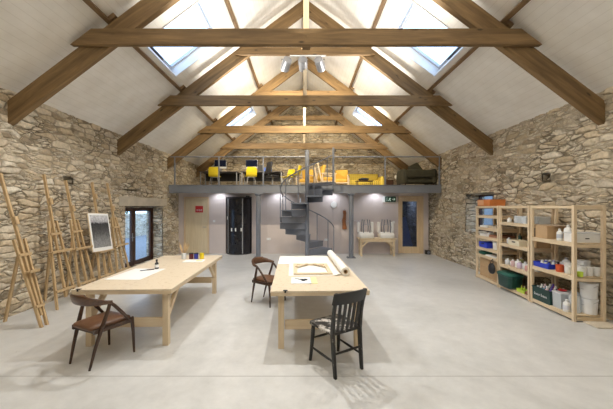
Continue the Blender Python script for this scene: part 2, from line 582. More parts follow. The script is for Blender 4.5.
def panel(name, a0, a1, b0, b1, holes, depth, mapf, step, mat, cuts=None, kind='structure', label=None, cat=None):
    """wall sheet with openings: dense front face, reveals, coarse back face"""
    def lines(lo, hi, extra, st):
        c = sorted(set([lo, hi] + [e for e in extra if lo <= e <= hi]))
        out = []
        for p, q in zip(c, c[1:]):
            n = max(1, int(math.ceil((q - p) / st)))
            out += [p + (q - p) * i / n for i in range(n)]
        return out + [hi]
    ea = [v for h in holes for v in h[:2]]
    eb = [v for h in holes for v in h[2:4]]
    bm = BM()
    def sheet(d, st):
        A, B = lines(a0, a1, ea, st), lines(b0, b1, eb, st)
        vs = {}
        def vert(i, j):
            if (i, j) not in vs:
                vs[i, j] = bm.verts.new(mapf(A[i], B[j], d))
            return vs[i, j]
        for i in range(len(A) - 1):
            for j in range(len(B) - 1):
                ca, cb = (A[i] + A[i + 1]) / 2, (B[j] + B[j + 1]) / 2
                if any(h[0] < ca < h[1] and h[2] < cb < h[3] for h in holes):
                    continue
                f = (vert(i, j), vert(i + 1, j), vert(i + 1, j + 1), vert(i, j + 1))
                bm.faces.new(f if d == 0 else f[::-1])
    sheet(0, step)
    sheet(depth, 3.0)
    for h in holes:
        dd = h[4] if len(h) > 4 else depth
        loop = []
        A, B = lines(h[0], h[1], [], step), lines(h[2], h[3], [], step)
        loop = [(a, h[2]) for a in A[:-1]] + [(h[1], b) for b in B[:-1]] + [(a, h[3]) for a in A[:0:-1]] + [(h[0], b) for b in B[:0:-1]]
        D = lines(-0.015, dd, [], max(step, .04))
        n = len(loop)
        G = [[bm.verts.new(mapf(a, b, d)) for a, b in loop] for d in D]
        for g0, g1 in zip(G, G[1:]):
            for k in range(n):
                bm.faces.new((g0[k], g0[(k + 1) % n], g1[(k + 1) % n], g1[k]))
        if dd < depth:
            bm.faces.new(G[-1])
    me = bpy.data.meshes.new(name)
    if cuts:
        for co, no in cuts:
            bmesh.ops.bisect_plane(bm, geom=bm.verts[:] + bm.edges[:] + bm.faces[:], plane_co=co, plane_no=no, clear_outer=True)
    bm.normal_update()
    bm.to_mesh(me)
    bm.free()
    me.materials.append(mat)
    o = bpy.data.objects.new(name, me)
    COL.objects.link(o)
    return tag(o, label, cat, kind=kind)

def fix_normals(o, toward):
    """make sure the room face looks to the given direction"""
    me = o.data
    s = sum(p.normal.dot(V(toward)) for p in list(me.polygons)[:200])
    if s < 0:
        me.flip_normals()

# floor slab
bm = BM(); box(bm, XL - .6, YF - .5, -.25, XR + .6, YB + .5, 0)
tag(obj('floor', bm, M_conc), 'pale grey polished concrete floor', 'floor', kind='structure')

w = panel('wall_left', YF, YB, 0, 3.70, [(7.62, 9.67, 0, 1.77), (5.66, 5.90, 2.20, 2.36, .3), (7.55, 8.25, 2.185, 2.235, .12)], .5,
          lambda a, b, d: V((XL - d, a, b)), .032, M_stone, label='rubble stone wall behind the easels', cat='wall')
fix_normals(w, (1, 0, 0))
w = panel('wall_right', YF, YB, 0, 3.70, [(7.25, 8.54, 1.02, 2.13), (5.60, 5.80, 2.24, 2.42, .3)], .5,
          lambda a, b, d: V((XR + d, a, b)), .032, M_stone, label='rubble stone wall behind the pine shelving', cat='wall')
fix_normals(w, (-1, 0, 0))
cut = [((XC, 0, RZ + .12), (SL, 0, 1)), ((XC, 0, RZ + .12), (-SL, 0, 1))]
w = panel('wall_back', XL - .3, XR + .3, 2.2, RZ + .1, [], .4, lambda a, b, d: V((a, YB + d, b)), .045, M_stone, cut, label='stone gable wall at the end of the mezzanine', cat='wall')
fix_normals(w, (0, -1, 0))
w = panel('wall_front', XL - .3, XR + .3, 0, RZ + .1, [], .4, lambda a, b, d: V((a, YF - d, b)), 3.0, M_plaster, cut, label='plain gable wall behind the viewer', cat='wall')
fix_normals(w, (0, 1, 0))

# boarded roof slopes with two skylights each
UN = V((-SL, 0, 1)).normalized()
SK = [(5.46, 6.88), (10.84, 12.20)]
def slope_map(sgn):
    n = V((sgn * SL, 0, 1)).normalized()
    return lambda a, b, d: V((XC + sgn * b, a, RZ - SL * b)) + n * d
for i, (nm, sgn) in enumerate((('ceiling', -1), ('ceiling.001', 1))):
    w = panel(nm, YF - .4, YB + .4, 0, 5.2, [(y0, y1, 2.00, 3.09) for y0, y1 in SK], .26, slope_map(sgn), 9.0, M_boards,
              label='white boarded roof slope on the %s side' % ('door' if sgn < 0 else 'shelving'), cat='ceiling')
    fix_normals(w, (-sgn * SL, 0, -1))

def skylight(k, sgn, y0, y1, label):
    f = slope_map(sgn)
    root = thing('window_%d' % k, label, 'skylight')
    root['kind'] = 'structure'
    def ring(bm, a0, a1, b0, b1, wd, d0, d1):
        for p in ((a0, a1, b0, b0 + wd), (a0, a1, b1 - wd, b1), (a0, a0 + wd, b0 + wd, b1 - wd), (a1 - wd, a1, b0 + wd, b1 - wd)):
            q = [f(p[0], p[2], d0), f(p[1], p[2], d0), f(p[1], p[3], d0), f(p[0], p[3], d0)]
            prism(bm, q, f(p[0], p[2], d1) - f(p[0], p[2], d0))
    bm = BM(); ring(bm, y0, y1, 2.00, 3.09, .025, -.012, .25)
    obj('frame', bm, M_whitep, root)
    bm = BM(); ring(bm, y0 + .025, y1 - .025, 2.025, 3.065, .045, .19, .25)
    obj('sash', bm, M_blueframe, root)
    bm = BM(); q = [f(y0 + .06, 2.06, .215), f(y1 - .06, 2.06, .215), f(y1 - .06, 3.03, .215), f(y0 + .06, 3.03, .215)]
    prism(bm, q, f(0, 0, .225) - f(0, 0, .215))
    obj('pane', bm, M_glass, root)
    bm = BM(); a = f(y0 + .45, 3.045, .185); b_ = f(y1 - .45, 3.045, .185)
    beam(bm, a, b_, .02, .02)
    obj('handle', bm, M_black, root)
skylight(1, -1, *SK[0], 'nearer skylight in the roof slope on the easel side')
skylight(2, 1, *SK[0], 'nearer skylight in the roof slope on the shelving side')
skylight(3, -1, *SK[1], 'far skylight over the mezzanine desks')
skylight(4, 1, *SK[1], 'far skylight over the mezzanine sofas')

# ------------------------------------------------------------------ roof trusses
def rafter_bm(L):
    bm = BM(); box(bm, 0, -.05, -.25, L, .05, 0, .006); return bm
def make_truss(label):
    t = thing('roof_truss', label, 'roof truss', group=None)
    for sgn in (-1, 1):
        # local x runs down the slope; end cut is buried in the masonry pocket
        L = (4.78) / math.cos(PITCH)
        o = obj('rafter', None or rafter_cut(L, sgn), M_truss, t)
        o.location = (XC, 0, RZ - .165)
        o.rotation_euler = (0, PITCH if sgn > 0 else PI - PITCH, 0)
    bm = BM()
    hb, ht, xt = 4.28, 4.53, 3.68
    prism(bm, [(XC - xt, -.13, hb), (XC + xt, -.13, hb), (XC + xt - .33, -.13, ht), (XC - xt + .33, -.13, ht)], (0, .08, 0))
    _bevel(bm, bm.verts[:], .008)
    obj('tie_beam', bm, M_truss, t)
    bm = BM()
    hb, ht, xt = 5.54, 5.73, 1.74
    prism(bm, [(XC - xt, -.13, hb), (XC + xt, -.13, hb), (XC + xt - .22, -.13, ht), (XC - xt + .22, -.13, ht)], (0, .08, 0))
    _bevel(bm, bm.verts[:], .008)
    obj('collar_beam', bm, M_truss, t)
    bm = BM(); box(bm, XC - .045, -.048, 4.32, XC + .045, .048, RZ - .42, .005)
    obj('king_post', bm, M_post, t)
    bm = BM(); box(bm, XC - .07, -.045, 4.285, XC + .07, .055, 4.34, .01)
    box(bm, XC - .012, -.138, 4.40, XC + .012, -.128, 4.43, .003)
    obj('strap', bm, M_truss, t)
    return t
def rafter_cut(L, sgn):
    """rafter along +x, its foot cut plumb"""
    bm = BM()
    c, s = math.cos(PITCH), math.sin(PITCH)
    y0, y1, h = -.05, .05, .30
    top, bot = 0.0, -h
    if sgn > 0:
        P = [(0.0, top), (L, top), (L + h * s / c, bot), (.10, bot)]
    else:
        P = [(0.0, -top), (L, -top), (L + h * s / c, h), (.10, h)]
    P = [(0.02, P[0][1])] + P[1:]
    prism(bm, [(x, y0, z) for x, z in P], (0, y1 - y0, 0))
    _bevel(bm, bm.verts[:], .007)
    return bm
TY = [1.94, 4.64, 7.34, 10.04, 12.74]
names = ['timber roof truss nearest the viewer, above the end of the work tables', 'timber roof truss in front of the nearer skylights, largest in view',
         'timber roof truss just behind the nearer skylights, carrying the spotlights', 'timber roof truss above the front edge of the mezzanine', 'timber roof truss deep over the mezzanine, last before the gable wall']
T0 = None
for y, lb in zip(TY, names):
    if y < 2:
        continue
    if T0 is None:
        T0 = make_truss(lb); T0.location = (0, y, 0)
    else:
        dup(T0, (0, y, 0), 0, lb)
for x, lb in ((-3.19, 'lower roof purlin on the easel side'), (-1.62, 'upper roof purlin on the easel side'), (1.62, 'upper roof purlin on the shelving side'), (3.19, 'lower roof purlin on the shelving side')):
    bm = BM()
    z = roof_z(XC + x)
    n = V((math.copysign(SL, x), 0, 1)).normalized()
    c = V((XC + x, 0, z)) - n * .053
    sx = V((1, 0, -math.copysign(SL, x))).normalized()
    Mx = Matrix(((sx.x, 0, n.x, c.x), (sx.y, 1, n.y, 0), (sx.z, 0, n.z, c.z), (0, 0, 0, 1)))
    box(bm, -.035, YF, -.05, .035, YB, .05, .006, Mx)
    p = obj('purlin', bm, M_purlin)
    tag(p, lb, 'purlin')
    for y in TY[1:]:
        bm = BM(); box(bm, -.06 + .09 * (1 if x < 0 else -1) * (1 if x < 0 else -1) , y - .06, -.05, .10 + .05, y + .06, .02, .006, Mx)
        obj('cleat', bm, M_purlin, p)
bm = BM(); box(bm, XC - .03, YF, RZ - .20, XC + .03, YB, RZ - .03, .005)
tag(obj('ridge_board', bm, M_purlin), 'ridge board along the top of the roof', 'ridge board')

# silver track spotlights under the collar of the truss behind the skylights
bm = BM(); box(bm, -.35, -.02, -.03, .55, .02, 0, .004)
tr = thing('spotlight_track', 'white lighting track fixed under the collar beam, holding the spotlights', 'lighting track', (0.02, 7.25, 5.54))
obj('rail', bm, M_whitep, tr)
def make_spot(label, loc, aim):
    t = thing('track_spotlight', label, 'spotlight', loc, 0, 'silver spotlights on the collar beam')
    d = (V(aim) - V(loc)).normalized()
    c = V((0, 0, -.19))
    bm = BM(); tube(bm, [(0, 0, 0), (0, 0, -.06)], .025, 12); box(bm, -.125, -.012, -.075, .125, .012, -.06, .003)
    for s in (-1, 1):
        box(bm, s * .12 - .004, -.012, -.20, s * .12 + .004, .012, -.062, .002)
    obj('yoke', bm, M_silver, t)
    bm = BM()
    tube(bm, [c - d * .16, c - d * .15, c + d * .16, c + d * .161], [.075, .105, .11, .10], 20)
    obj('lamp_housing', bm, M_silver, t, 35)
    bm = BM(); tube(bm, [c + d * .155, c + d * .165], .09, 20)
    obj('lamp_face', bm, M_lamp, t)
    return t, V(loc) + c, d
SPOTS = []
for x, aim, lb in ((-.42, (-2.2, 12.5, 3.6), 'silver spotlight on the easel side end of the track'),
                   (.00, (.3, 13.0, 3.9), 'silver spotlight in the middle of the track'),
                   (.42, (2.2, 12.5, 3.4), 'silver spotlight on the shelving side end of the track')):
    SPOTS.append(make_spot(lb, (x, 7.25, 5.51), aim)[1:])
# ------------------------------------------------------------------ openings in the side walls
bm = BM(); box(bm, XL - .06, 7.35, 1.775, XL + .045, 9.95, 2.03, .02)
tag(obj('trim_1', bm, plain('lintel_stone', (.52, .46, .36), .9, 0, .1, 5, .3)), 'smooth stone lintel above the glazed brown door', 'lintel', kind='structure')
d1 = thing('door_1', 'brown framed glazed double door in the stone wall behind the easels', 'door', (XL - .34, 7.62, 0))
d1['kind'] = 'structure'
def rect_frame(bm, y0, y1, z0, z1, wd, x0, x1, bev=.004, wb=None):
    wb = wd if wb is None else wb
    box(bm, x0, y0, z0, x1, y0 + wd, z1, bev)
    box(bm, x0, y1 - wd, z0, x1, y1, z1, bev)
    box(bm, x0, y0 + wd, z1 - wd, x1, y1 - wd, z1, bev)
    if wb > 0:
        box(bm, x0, y0 + wd, z0, x1, y1 - wd, z0 + wb, bev)
bm = BM(); rect_frame(bm, 0, 2.05, 0, 1.78, .06, -.06, .06, wb=.03); obj('door_frame', bm, M_brownframe, d1)
for y0, y1 in ((.06, .95), (.96, 1.99)):
    bm = BM(); rect_frame(bm, y0, y1, .03, 1.72, .10, -.03, .03, wb=.13)
    lf = obj('door_leaf', bm, M_brownframe, d1)
    bm = BM(); box(bm, -.008, y0 + .09, .14, .008, y1 - .09, 1.63); obj('pane', bm, M_glass, lf)
    if y0 < .5:
        bm = BM(); tube(bm, [(.03, y1 - .05, .86), (.075, y1 - .05, .86), (.075, y1 - .16, .86)], .011, 8); box(bm, .028, y1 - .075, .74, .036, y1 - .025, .98, .003)
        obj('handle', bm, M_silver, lf)
w5 = thing('window_5', 'small deep window in the stone wall behind the shelving', 'window', (XR + .40, 7.25, 1.02))
w5['kind'] = 'structure'
bm = BM(); rect_frame(bm, 0, 1.29, 0, 1.11, .08, -.04, .04); box(bm, -.03, .60, .05, .03, .66, 1.05, .004); obj('window_frame', bm, M_brownframe, w5)
bm = BM(); box(bm, -.006, .06, .06, .006, 1.23, 1.05); obj('pane', bm, M_glass, w5)

# outside: yard, garden wall, added sky-blocking wall, shrubs
bm = BM(); box(bm, -24, -8, -.4, XL - .5, 26, -.02); box(bm, XR + .5, -8, -.4, 24, 26, -.02)
tag(obj('ground', bm, plain('yard_gravel', (.19, .20, .22), .95, 0, .15, 20)), 'pale gravel yard outside the walls', 'ground', kind='structure')
bm = BM(); box(bm, -10.5, 6, -.1, -10.0, 24, 1.35, .05)
tag(obj('garden_wall', bm, M_stone_flat), 'low stone garden wall across the yard outside the glazed door', 'garden wall', kind='structure')
bm = BM(); box(bm, 8.2, 3, -.1, 8.8, 20, 4.2, .05)  # added to block the bright sky, so the small window's pane turns blue
tag(obj('garden_wall', bm, plain('sky_screen_grey', (.26, .28, .30), .9, 0, .1)), 'added plain wall blocking the sky outside the small window', 'garden wall', kind='structure')
M_leaf = plain('shrub_leaves', (.10, .20, .08), .7, 0, .5, 3)
def shrub(x, y, h, r, label):
    t = thing('shrub', label, 'shrub', (x, y, -.02), 0, 'shrubs across the yard')
    bm = BM(); rnd = random.Random(int(y * 10))
    for i in range(420):
        a, u, q = rnd.uniform(0, 2 * PI), rnd.uniform(-1, 1), rnd.uniform(.55, 1) 
        s = math.sqrt(1 - u * u)
        p = V((r * s * math.cos(a) * q, r * s * math.sin(a) * q, h * .58 + h * .42 * u * q))
        n = V((rnd.uniform(-1, 1), rnd.uniform(-1, 1), rnd.uniform(-.2, 1))).normalized()
        e = n.orthogonal().normalized() * .14; f = n.cross(e).normalized() * .07
        vs = [bm.verts.new(p + k) for k in (e, f, -e, -f)]
        bm.faces.new(vs)
    obj('foliage', bm, M_leaf, t)
    bm = BM()
    for k in range(5):
        a = k * 1.26
        tube(bm, [(0, 0, 0), (.2 * r * math.cos(a), .2 * r * math.sin(a), h * .35), (.6 * r * math.cos(a), .6 * r * math.sin(a), h * .75)], [.05, .035, .012], 6)
    obj('stem', bm, M_purlin, t)
shrub(-12.0, 15.2, 2.5, 1.2, 'rounded green shrub seen through the glazed door near its latch side')
shrub(-12.3, 18.4, 3.0, 1.4, 'taller green shrub seen through the far leaf of the glazed door')

# ------------------------------------------------------------------ mezzanine and what is under it
bm = BM(); box(bm, XL + .03, 10.06, 2.40, XR - .03, YB, 2.50)
tag(obj('mezzanine_floor', bm, plain('mezzanine_boards', (.40, .38, .35), .8)), 'mezzanine floor above the panelled rooms', 'mezzanine floor', kind='structure')
bm = BM()
box(bm, XL + .1, 9.94, 2.23, XR - .05, 10.06, 2.25, .003); box(bm, XL + .1, 9.94, 2.49, XR - .05, 10.06, 2.51, .003)
box(bm, XL + .1, 9.965, 2.25, XR - .05, 10.0, 2.49)
tag(obj('steel_beam', bm, M_steel), 'long grey steel beam along the mezzanine edge', 'steel beam')
def column(x, label):
    t = thing('steel_column', label, 'column', (x, 10.0, 0))
    bm = BM(); tube(bm, [(0, 0, .01), (0, 0, 2.215)], .082, 24); obj('shaft', bm, M_steel, t, 35)
    bm = BM(); box(bm, -.15, -.13, 0, .15, .13, .018, .004)
    for s in (-1, 1):
        for q in (-1, 1):
            tube(bm, [(s * .115, q * .095, .018), (s * .115, q * .095, .035)], .014, 6)
    obj('base_plate', bm, M_steel, t)
    bm = BM(); lathe(bm, [(.082, 2.13), (.105, 2.16), (.125, 2.20)]); box(bm, -.14, -.07, 2.20, .14, .07, 2.23, .003); obj('cap_plate', bm, M_steel, t)
column(-1.54, 'grey steel column beside the black revolving door')
column(1.66, 'grey steel column between the spiral stair and the upturned chairs')

rl = thing('mezzanine_railing', 'grey steel railing along the edge of the mezzanine', 'railing', (0, 10.0, 2.51))
for x in (-4.42, -2.90, -1.37, 2.83, 4.70):
    bm = BM(); box(bm, x - .022, -.022, 0, x + .022, .022, .97, .004); box(bm, x - .05, -.05, 0, x + .05, .05, .012, .002); obj('post', bm, M_steel, rl)
for x0, x1 in ((XL + .12, .07), (1.02, XR - .05)):
    bm = BM(); tube(bm, [(x0, 0, .97), (x1, 0, .97)], .022, 10); obj('top_rail', bm, M_steel, rl, 40)

# partition of panels under the mezzanine
YP = 10.9
bm = BM()
edges = [XL + .02, -4.10]
solid = [(-4.68, -4.49, 0, 2.38), (-4.49, -3.53, 2.11, 2.38), (-3.53, -2.90, 0, 2.38), (-2.90, -1.93, 2.13, 2.38), (-1.93, -1.32, 0, 2.38), (-1.32, -.10, 0, 2.38), (-.10, 1.12, 0, 2.38),
         (1.12, 1.40, 0, 2.38), (1.40, 2.62, 0, 1.22), (1.40, 2.62, 1.225, 2.38), (2.62, 3.58, 0, 2.38), (3.58, 4.52, 2.12, 2.38), (4.52, 4.72, 0, 2.38)]
for x0, x1, z0, z1 in solid:
    box(bm, x0 + .002, YP, z0, x1 - .002, YP + .09, z1, .003)
tag(obj('wall_partition', bm, M_mdf), 'pinkish board partition under the mezzanine', 'wall', kind='structure')
# rooms behind, so that the glass looks into something
bm = BM()
box(bm, 2.9, 14.0, 0, XR, 14.1, 2.38); box(bm, 2.8, YP + .09, 0, 2.9, 14.1, 2.38); box(bm, -3.3, YP + .09, 0, -3.2, 13, 2.38); box(bm, -1.6, YP + .09, 0, -1.5, 13, 2.38); box(bm, -3.3, 13, 0, -1.5, 13.1, 2.38)
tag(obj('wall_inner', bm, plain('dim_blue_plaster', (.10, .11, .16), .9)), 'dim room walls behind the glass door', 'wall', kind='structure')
bm = BM(); M_ = Matrix.Rotation(math.radians(-14), 4, 'Y'); M_.translation = V((4.15, 12.1, 0.02)); box(bm, 0, 0, 0, .45, .05, 1.25, .01, M_)
tag(obj('display_board', bm, plain('pale_blue_board', (.45, .55, .80), .5)), 'pale blue board leaning in the dark room behind the glass door', 'board')

# plank door with the red sign
d2 = thing('door_2', 'pale plank door with a small red sign under the mezzanine', 'door', (-4.47, YP, 0)); d2['kind'] = 'structure'
bm = BM(); box(bm, 0, -.015, 0, .05, .1, 2.13, .004); box(bm, .88, -.015, 0, .93, .1, 2.13, .004); box(bm, .05, -.015, 2.07, .88, .1, 2.13, .004); obj('door_frame', bm, M_oakframe, d2)
bm = BM()
for k in range(6):
    box(bm, .056 + k * .1365, .0, .01, .056 + (k + 1) * .1365 - .003, .045, 2.065, .005)
lf = obj('door_leaf', bm, M_oakdoor, d2)
bm = BM(); tube(bm, [(.82, 0, 1.0), (.82, -.05, 1.0), (.72, -.05, 1.0)], .011, 8); lathe(bm, [(.026, -.004), (.026, .004)], (.82, -.004, 1.0), 12); obj('handle', bm, M_silver, lf)
sg = thing('door_sign', 'small red square sign with white lettering on the plank door', 'sign', (-3.90, YP - .004, 1.545))
bm = BM(); box(bm, -.145, -.006, 0, .145, 0, .245, .003); obj('plate', bm, M_red, sg)
bm = BM()
# four short white characters in the lower half
def stroke(x0, z0, x1, z1, w=.012):
    beam(bm, (x0, -.008, z0), (x1, -.008, z1), .004, w, .0)
stroke(-.105, .055, -.105, .115)
obj('letter', bm, M_whitep, sg)
for x in (-.055, .015, .085):
    bm = BM()
    stroke(x - .02, .055, x - .02, .115); stroke(x + .02, .055, x + .02, .115); stroke(x - .02, .061, x + .02, .061); stroke(x - .02, .109, x + .02, .109)
    obj('letter', bm, M_whitep, sg)

# black revolving darkroom door
rv = thing('revolving_door', 'black round revolving door set into the partition', 'revolving door', (-2.415, 11.07, 0))
R = .475
def arc(bm, r0, r1, a0, a1, z0, z1, n=20):
    P = [(r1 * math.cos(math.radians(a0 + (a1 - a0) * k / n)), r1 * math.sin(math.radians(a0 + (a1 - a0) * k / n)), z0) for k in range(n + 1)]
    P += [(r0 * math.cos(math.radians(a1 + (a0 - a1) * k / n)), r0 * math.sin(math.radians(a1 + (a0 - a1) * k / n)), z0) for k in range(n + 1)]
    prism(bm, P, (0, 0, z1 - z0))
bm = BM(); arc(bm, R - .02, R, 0, 360, .04, 2.06, 64); obj('drum', bm, M_blackdoor, rv, 30)
bm = BM(); arc(bm, 0.001, R + .012, 0, 360, 2.06, 2.12, 64); obj('top_ring', bm, M_black, rv, 30)
bm = BM(); arc(bm, 0.001, R + .012, 0, 360, 0, .04, 64); obj('base_ring', bm, M_black, rv, 30)
for a in (219, 292):
    bm = BM(); arc(bm, R, R + .012, a, a + 4.5, .04, 2.06, 3); obj('edge_strip', bm, M_steel_lt, rv)
for a, z in ((212, 1.28), (243, .86), (262, .86), (286, .86)):
    bm = BM(); arc(bm, R, R + .02, a, a + 5, z, z + .12, 3); obj('handle', bm, M_white, rv)
bm = BM(); box(bm, .30, -.36, 2.12, .44, -.24, 2.17, .008); obj('closer', bm, M_black, rv)

# glass door
d4 = thing('door_3', 'pale timber door with a tall glass panel under the mezzanine', 'door', (3.58, YP, 0)); d4['kind'] = 'structure'
bm = BM(); box(bm, 0, -.02, 0, .06, .1, 2.16, .004); box(bm, .80, -.02, 0, .94, .1, 2.16, .004); box(bm, .06, -.02, 2.09, .80, .1, 2.16, .004); obj('door_frame', bm, M_oakframe, d4)
bm = BM()
box(bm, .064, 0, .01, .16, .045, 2.085, .004); box(bm, .70, 0, .01, .796, .045, 2.085, .004); box(bm, .16, 0, 1.96, .70, .045, 2.085, .004); box(bm, .16, 0, .01, .70, .045, .26, .004)
lf = obj('door_leaf', bm, M_oakframe, d4)
bm = BM(); box(bm, .155, .016, .255, .705, .026, 1.965); obj('pane', bm, M_glassd, lf)
bm = BM(); tube(bm, [(.11, 0, 1.0), (.11, -.05, 1.0), (.21, -.05, 1.0)], .011, 8); obj('handle', bm, M_silver, lf)

# exit sign
ex = thing('exit_sign', 'green illuminated exit sign above the upturned chairs', 'sign', (3.24, YP - .002, 2.04))
bm = BM(); box(bm, -.25, -.035, -.115, .25, 0, .115, .006); obj('case', bm, M_white, ex)
bm = BM(); box(bm, -.165, -.040, -.105, .24, -.034, .105, .002); obj('face', bm, plain('exit_green', (.008, .06, .035), .4), ex)
bm = BM()
def bar(x0, z0, x1, z1, w=.02):
    beam(bm, (x0, -.042, z0), (x1, -.042, z1), .004, w, 0)
bar(-.10, -.07, -.10, .07, .045)                                    # doorway
lathe(bm, [(.001, 0), (.018, 0.002), (.018, .004), (.001, .006)], (.012, -.045, .066), 10)
bar(.02, .045, .0, -.01, .03); bar(.0, -.01, .035, -.035); bar(.035, -.035, .025, -.075); bar(.0, -.01, -.03, -.045); bar(-.03, -.045, -.05, -.04)
bar(.02, .04, .055, .02, .014); bar(.02, .04, -.02, .02, .014)
bar(.10, 0, .19, 0, .02); bar(.20, .0, .16, .045, .02); bar(.20, 0, .16, -.045, .02)
obj('pictogram', bm, emit_mat('sign_white', (.75, .9, .8), .25), ex)

def wall_plate(x, z, name, label, cat, w=.085, h=.085):
    t = thing(name, label, cat, (x, YP - .001, z))
    bm = BM(); box(bm, -w / 2, -.012, -h / 2, w / 2, 0, h / 2, .004); obj('plate', bm, M_whitep, t)
    bm = BM()
    if 'socket' in name:
        for s in (-1, 1):
            for q in ((0, .014), (-.012, -.01), (.012, -.01)):
                tube(bm, [(s * w * .25 + q[0], -.0115, q[1]), (s * w * .25 + q[0], -.0125, q[1])], .004, 6)
        obj('hole', bm, M_black, t)
    else:
        box(bm, -.014, -.018, -.022, .014, -.011, .022, .003); obj('rocker', bm, M_white, t)
wall_plate(-3.34, 1.22, 'light_switch', 'white light switch on the partition beside the plank door', 'light switch')
wall_plate(-1.29, .55, 'power_socket', 'white socket low on the partition between column and spiral stair', 'socket', .15)
wall_plate(.88, .52, 'power_socket', 'white socket low on the partition behind the foot of the spiral stair', 'socket', .15)
wall_plate(3.40, 1.18, 'light_switch', 'white light switch on the partition beside the glass door', 'light switch')
wc = thing('wall_clock', 'round white disc like a clock on the partition beside the spiral stair', 'clock', (1.155, YP, 1.83))
bm = BM(); M_ = Matrix.Rotation(PI / 2, 4, 'X'); lathe(bm, [(.115, 0), (.118, .02), (.105, .035), (.1, .03), (.001, .03)], (0, 0, 0), 28)
bmesh.ops.transform(bm, matrix=M_, verts=bm.verts); obj('case', bm, M_white, wc, 35)
ap = thing('hanging_apron', 'rusty brown apron hanging on the partition behind the grey column', 'apron', (1.55, YP, 1.62))
bm = BM(); rings = []
for k in range(9):
    z = -k * .088; wd = .05 + .03 * k / 8 + .008 * math.sin(k * 2); rings.append([V((wd * math.cos(a) * (1 + .1 * math.sin(5 * a)) + .01 * math.sin(k), -.035 + .028 * math.sin(a) * (1 + .2 * math.sin(3 * a + k)), z)) for a in [2 * PI * j / 18 for j in range(18)]])
loft(bm, rings); obj('cloth', bm, plain('rust_cloth', (.30, .12, .05), .9, 0, .2), ap, True)
bm = BM(); tube(bm, [(0, .0, .02), (0, -.05, .02), (0, -.06, .05)], .008, 8); obj('hook', bm, M_silver, ap)

# under-mezzanine downlights
DL = []
for k, x in enumerate((-3.1, -.9, 1.1, 2.7)):
    t = thing('downlight', ['round white downlight above the plank door', 'round white downlight in front of the revolving door column', 'round white downlight near the white wall disc', 'round white downlight above the upturned chairs'][k], 'downlight', (x, 10.62, 2.40), 0, 'downlights under the mezzanine')
    bm = BM(); lathe(bm, [(.055, 0), (.055, -.012), (.042, -.015), (.04, -.004)], n=20); obj('trim_ring', bm, M_white, t, 40)
    bm = BM(); lathe(bm, [(.038, -.002), (.038, -.006)], n=20); obj('lamp_face', bm, M_lamp, t)
    DL.append((x, 10.62, 2.37))

# small trestle with two upturned chairs
tb = thing('trestle_bench', 'small pale wooden table under the two upturned chairs', 'table', (2.66, 10.50, 0))
bm = BM(); box(bm, -.68, -.24, .60, .68, .24, .635, .004); obj('tabletop', bm, M_pineX, tb)
bm = BM(); box(bm, -.62, -.22, .52, .62, -.19, .60, .003); box(bm, -.62, .19, .52, .62, .22, .60, .003); obj('apron', bm, M_pineX, tb)
for s in (-1, 1):
    for q in (-1, 1):
        bm = BM(); box(bm, s * .58 - .035, q * .16 - .03, 0, s * .58 + .035, q * .16 + .03, .60, .004); obj('leg', bm, M_pineZ, tb)
        bm = BM(); beam(bm, (s * .56, q * .2, .33), (s * .33, q * .2, .57), .03, .055); obj('brace', bm, M_pineX, tb)
    bm = BM(); box(bm, s * .58 - .02, -.13, .12, s * .58 + .02, .13, .19, .003); obj('stretcher', bm, M_pineY, tb)
def upturned(x, label):
    t = thing('white_chair', label, 'chair', (x, 10.48, .636), 0, 'upturned white chairs')
    bm = BM(); cushion(bm, .25, .21, .0, .20, .04, .0); obj('seat', bm, M_white, t, 40)
    for s in (-1, 1):
        bm = BM(); box(bm, s * .25 - .03, -.02, .19, s * .25 + .03, .2, .56, .01); obj('side_panel', bm, M_white, t)
        for q in (-1, 1):
            bm = BM(); tube(bm, [(s * .11, q * .15, .18), (s * .125, q * .16, .40), (s * .095, q * .17, .66)], .017, 8); obj('leg', bm, M_steel, t, True)
        bm = BM(); tube(bm, [(s * .12, -.155, .45), (s * .12, .155, .45)], .010, 8); obj('stretcher', bm, M_steel_lt, t, True)
    bm = BM(); tube(bm, [(-.12, -.16, .50), (.12, -.16, .50)], .010, 8); obj('crossbar', bm, M_steel_lt, t, True)
upturned(2.27, 'white chair upturned on the small table, beside the grey column')
upturned(3.00, 'white chair upturned on the small table, beside the glass door')
bx = thing('floor_speaker', 'small black box on the floor between the glass door and stone wall', 'box', (4.62, 10.75, 0))
bm = BM(); box(bm, -.08, -.08, 0, .08, .08, .15, .012); obj('case', bm, M_black, bx)
bm = BM(); lathe(bm, [(.05, 0), (.055, .006), (.03, .002)], n=16); bmesh.ops.transform(bm, matrix=Matrix.Translation((0, -.08, .08)) @ Matrix.Rotation(PI / 2, 4, 'X'), verts=bm.verts); obj('grille', bm, M_steel, bx)

